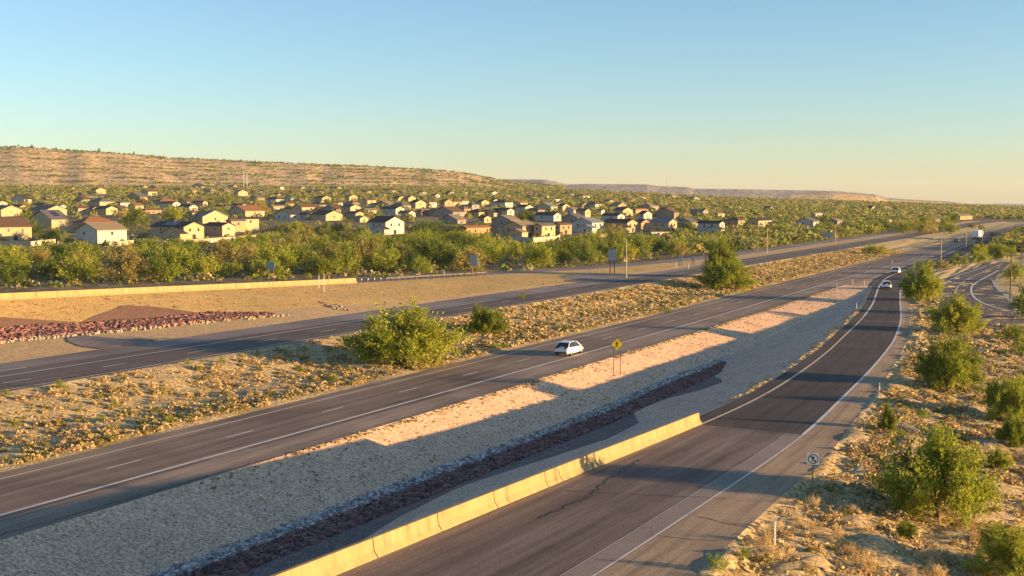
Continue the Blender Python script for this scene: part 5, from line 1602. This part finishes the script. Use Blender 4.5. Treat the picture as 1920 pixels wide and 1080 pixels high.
far_cloud("desert_trees", pts[nm_], szs[nm_], 90, .10, [M['leaffar'], M['leaffar'], M['leafbrown'], M['leafdark']], "low green desert trees between and just behind the houses", 9)
pts = pts[~nm_]; szs = szs[~nm_]
far_cloud("distant_desert_trees", pts, np.array(szs), 38, .16, [M['leaffar'], M['leaffar'], M['leafbrown'], M['leafdark']], "low green desert trees covering the plain behind the houses", 1)
# understorey of the wash
pts = []; szs = []
for _ in range(2300):
    px = r2.uniform(-60, 1960); lo = 440; hi = np.interp(px, [-60, 500, 900, 1100, 1340, 1620, 1800], [545, 527, 515, 506, 488, 455, 444])
    P = at(px, lo + (hi - lo) * r2.random()); s_, t_ = xy2st(P[0], P[1])
    if tcol(iB0, s_) - 1 < t_ < tcol(iAP, s_) + 2: continue
    pts.append((P[0], P[1], P[2] - .05)); szs.append(r2.uniform(.8, 2.6))
far_cloud("desert_scrub", pts, np.array(szs), 26, .18, [M['leaffar'], M['leafbrown'], M['strawfar'], M['leaf']], "mixed dry and green scrub under the wash trees", 2)
# shrubs along the benches of the terraced hill
pts = []; szs = []
R_ = np.array(mesa_rows)
for b_ in range(1, 10):
    row = min(25, int(b_ * 25 / 9) - 1)
    for i in range(R_.shape[1] - 1):
        dens = .26 + .22 * math.sin(i * .21 + b_ * 1.7) + .12 * math.sin(i * .67 + b_)
        for k in range(4):
            if r2.random() < dens:
                f = r2.random(); p = R_[row, i] * (1 - f) + R_[row, i+1] * f
                pts.append((p[0], p[1] + r2.normal(0, 9), p[2])); szs.append(r2.uniform(3, 8))
for i in range(R_.shape[1] - 1):
    for k in range(3):
        if r2.random() < .8:
            f = r2.random(); p = R_[25, i] * (1 - f) + R_[25, i+1] * f
            pts.append((p[0], p[1] + r2.uniform(-3, 20), p[2] - .5)); szs.append(r2.uniform(3, 8))
for _ in range(900):
    row = r2.integers(1, 25); i = r2.integers(0, R_.shape[1]-1); p = R_[row, i]
    pts.append((p[0] + r2.uniform(-8, 8), p[1], p[2])); szs.append(r2.uniform(2.5, 5))
far_cloud("hillside_shrubs", pts, np.array(szs), 16, .22, [M['leafdark'], M['leafdark'], M['leaffar']], "rows of dark shrubs along the benches of the terraced hill", 3, flat=.42)
# the skyline trees that stand out on the hill
for (px, h_, lb) in [(190, 9, "tallest lone tree on the terraced hill's skyline"), (256, 8, "second lone tree on the hill's skyline"), (68, 8, "lone tree on the hill's skyline near the left edge"), (43, 6, "small tree at the left end of the hill's skyline"), (458, 5, "small skyline tree above the twin masts"), (114, 6, "small skyline tree right of the lone left tree")]:
    i = int((px + 260) / 5); p = R_[25, min(i, R_.shape[1]-1)]
    tree(float(p[0]), float(p[1]), h_ * .8, h_, 1, lb, "lone trees on the hill's skyline", mat_i=1, z=float(p[2]))

# ------------------------------------------------------------------ bushes and dry scrub
def bush(meshes, x, y, w, h, name, label, cat, group):
    r = rng.randrange(len(meshes))
    root = link(name, meshes[r]); root.location = (x, y, gz(x, y) - .04); root.scale = (w/2, w/2, h); root.rotation_euler = (0, 0, rng.uniform(0, 6.28))
    tag(root, label, cat, group); return root
green = [(113, 732, 36, 22), (12, 745, 26, 18), (352, 686, 20, 16), (417, 684, 20, 18), (232, 713, 16, 12), (147, 774, 16, 14), (28, 803, 32, 20), (192, 789, 18, 14), (318, 795, 30, 18), (215, 765, 30, 14),
         (560, 700, 24, 16), (390, 770, 28, 16), (625, 718, 26, 18), (655, 700, 20, 14), (520, 660, 20, 10), (980, 560, 24, 14), (1060, 620, 30, 14), (1700, 648, 0, 0), (1810, 690, 30, 18), (1760, 800, 0, 0),
         (1730, 785, 26, 20), (1700, 775, 22, 16), (1345, 1075, 46, 40), (1395, 1050, 36, 26), (1585, 970, 18, 14), (1680, 860, 14, 12), (1690, 820, 18, 18), (1250, 585, 24, 10), (870, 640, 40, 22), (930, 655, 30, 12)]
for (px, pb, wpx, hpx) in green:
    if wpx == 0: continue
    P = at(px, pb); pm = to_px(*P)[2]
    rel, ph = place_phrase(P[0], P[1], P[2])
    zone_ = "median" if px < 1300 and pb < 900 else "right verge"
    lab = uniq(["low green bush in the %s %s %s" % (zone_, rel, ph), "second green bush in the %s %s %s" % (zone_, rel, ph), "third green bush in the %s %s %s" % (zone_, rel, ph), "fourth green bush %s %s" % (rel, ph), "fifth green bush %s %s" % (rel, ph), "sixth green bush %s %s" % (rel, ph)]) or "low green bush in the %s" % zone_
    bush(BUSHG, P[0], P[1], wpx/pm, hpx/pm, "green_bush", " ".join(lab.split()[:16]), "bush", "green bushes among the dry scrub")
# dry bushes: the nearest are things, the rest one mass
dry = []
r3 = np.random.default_rng(11)
def med_pt():
    s_ = 52 + 380 * r3.random() ** 1.15; lo, hi = tcol(iSBR, s_) + 1.2, tcol(iNBL, s_) - 1.0
    u = r3.random()
    t = hi - (hi - lo) * u ** 1.35 if r3.random() < .5 else lo + (hi - lo) * r3.random()
    return s_, t
def ver_pt():
    s_ = 30 + 230 * r3.random() ** 1.2; t = tcol(iAP, s_) + 1.2 + 42 * r3.random() ** 1.1
    return s_, t
for _ in range(9000):
    s_, t = med_pt(); x, y = st2xy(s_, t)
    edge_ = tcol(iNBL, s_) - t
    if s_ < 140 and edge_ > 3.5 and r3.random() < .62 * np.clip((160 - s_) / 40, 0, 1): continue
    dry.append((x, y, r3.uniform(.4, 1.1), 'm'))
for _ in range(8200):
    s_, t = ver_pt(); x, y = st2xy(s_, t); X_, Y_ = x, y
    px = to_px(x, y, gz(x, y))[0]
    if px > 2060: continue
    # keep the frontage road clear
    if s_ > 190 and px > 1760: continue
    dry.append((x, y, r3.uniform(.35, 1.15), 'v'))
dry.sort(key=lambda d: -d[2] / math.hypot(d[0], d[1]) * (1 if -0.45 < d[0]/d[1] < .43 else 0))
ORD = ["nearest", "second-nearest", "third-nearest", "fourth-nearest", "fifth-nearest", "sixth-nearest", "seventh-nearest", "eighth-nearest", "ninth-nearest", "tenth-nearest", "eleventh-nearest", "twelfth-nearest"]
buckets = {}
for i, (x, y, w, zn) in enumerate(dry[:290]):
    rel, ph = place_phrase(x, y, gz(x, y)); q = to_px(x, y, gz(x, y))
    l = [a for a in LAND if a[2] == ph][0]
    buckets.setdefault((rel, ph, zn), []).append((math.hypot(q[0] - l[0], q[1] - l[1]), i))
BL = {}
for (rel, ph, zn), v in buckets.items():
    for k, (_, i) in enumerate(sorted(v)):
        kind_ = "straw-coloured dry bush" if zn == 'm' else "orange-tan dry bush"
        BL[i] = " ".join(("%s %s %s %s" % (ORD[k], kind_, rel, ph)).split()[:16]) if k < len(ORD) else "%s farther out, %s %s" % (kind_, rel, ph)
for i, (x, y, w, zn) in enumerate(dry[:290]):
    lb = " ".join(BL[i].split()[:16])
    bush(BUSHD, x, y, w, w * rng.uniform(.5, .8), "dry_bush", lb, "bush", "dry bushes in the median" if zn == 'm' else "dry bushes right of the ramp")
rest = dry[290:]
near_ = [d for d in rest if math.hypot(d[0], d[1]) < 150]; rest = [d for d in rest if math.hypot(d[0], d[1]) >= 150]
pts = np.array([(x, y, gz(x, y) - .03) for x, y, w, z_ in near_]); sz = np.array([w for x, y, w, z_ in near_])
far_cloud("near_dry_scrub", pts, sz, 70, .105, [M['straw'], M['straw'], M['strawfar'], M['leafbrown'], M['straw']], "fine dry scrub between the nearest bushes of the median and verge", 14, flat=.42)
pts = np.array([(x, y, gz(x, y) - .03) for x, y, w, z_ in rest]); sz = np.array([w for x, y, w, z_ in rest])
far_cloud("dry_scrub", pts, sz, 26, .17, [M['straw'], M['straw'], M['strawfar'], M['leafbrown'], M['straw']], "dense low dry scrub covering the median and the right verge", 4, flat=.42)
# fine dry grass tufts and litter between the bushes
pts = []; sz = []
for _ in range(9000):
    s_, t = med_pt(); x, y = st2xy(s_, t); pts.append((x, y, gz_st(s_, t) - .01)); sz.append(r3.uniform(.15, .4))
for _ in range(20000):
    s_ = 28 + 190 * r3.random() ** 1.5; t = tcol(iAP, s_) + .3 + 34 * r3.random(); x, y = st2xy(s_, t)
    if to_px(x, y, 0)[0] > 2000: continue
    pts.append((x, y, gz_st(s_, t) - .01)); sz.append(r3.uniform(.12, .38))
far_cloud("dry_grass", np.array(pts), np.array(sz), 7, .3, [M['straw'], M['strawfar'], M['straw']], "short dry grass tufts between the bushes", 5, flat=.5)
# weeds and pebbles on the sunlit bank and on the sand embankment
pts = []; sz = []
for _ in range(1500):
    s_ = r3.uniform(60, 250); lo, hi = tcol(iNBR, s_) + .2, tcol(iRIPL, s_) - .6
    if hi < lo: continue
    t = lo + (hi - lo) * r3.random() ** 1.5; x, y = st2xy(s_, t); pts.append((x, y, gz_st(s_, t))); sz.append(r3.uniform(.10, .26))
for _ in range(500):
    s_ = r3.uniform(70, 250); t = tcol(iNBR, s_) + r3.normal(.35, .15); x, y = st2xy(s_, t); pts.append((x, y, gz_st(s_, t))); sz.append(r3.uniform(.15, .4))
for _ in range(900):
    s_ = r3.uniform(80, 230); t = tcol(iWALL, s_) + .5 + (tcol(iTOE, s_) - tcol(iWALL, s_) - .5) * r3.random(); x, y = st2xy(s_, t); pts.append((x, y, gz_st(s_, t))); sz.append(r3.uniform(.12, .35))
far_cloud("bank_weeds", np.array(pts), np.array(sz), 7, .3, [M['leafbrown'], M['strawfar']], "tiny dry weeds dotted over the sunlit banks", 6, flat=.4)
# grasses in the rubble left of the ramp
P = edge_pts(300, 6)
far_cloud("verge_grass", P, nrng.uniform(.2, .55, len(P)), 24, .14, [M['straw'], M['strawfar']], "pale dry grass along the left edge of the ramp", 8, flat=.4)

# thin morning air over the plain
mh, nth, bh = new_mat("haze_air")
nth.nodes.clear()
oh_ = nth.nodes.new("ShaderNodeOutputMaterial"); vh = nth.nodes.new("ShaderNodeVolumePrincipled")
vh.inputs["Density"].default_value = 0.00004
vh.inputs["Color"].default_value = (0.86, 0.90, 0.96, 1)
nth.links.new(vh.outputs[0], oh_.inputs["Volume"])
mb = MB(); mb.box(-12000, 12000, -2600, 12500, float(Z_TAB.min()) - 6, 175)
hz = mb.build("haze", mh); tag(hz, kind='stuff')
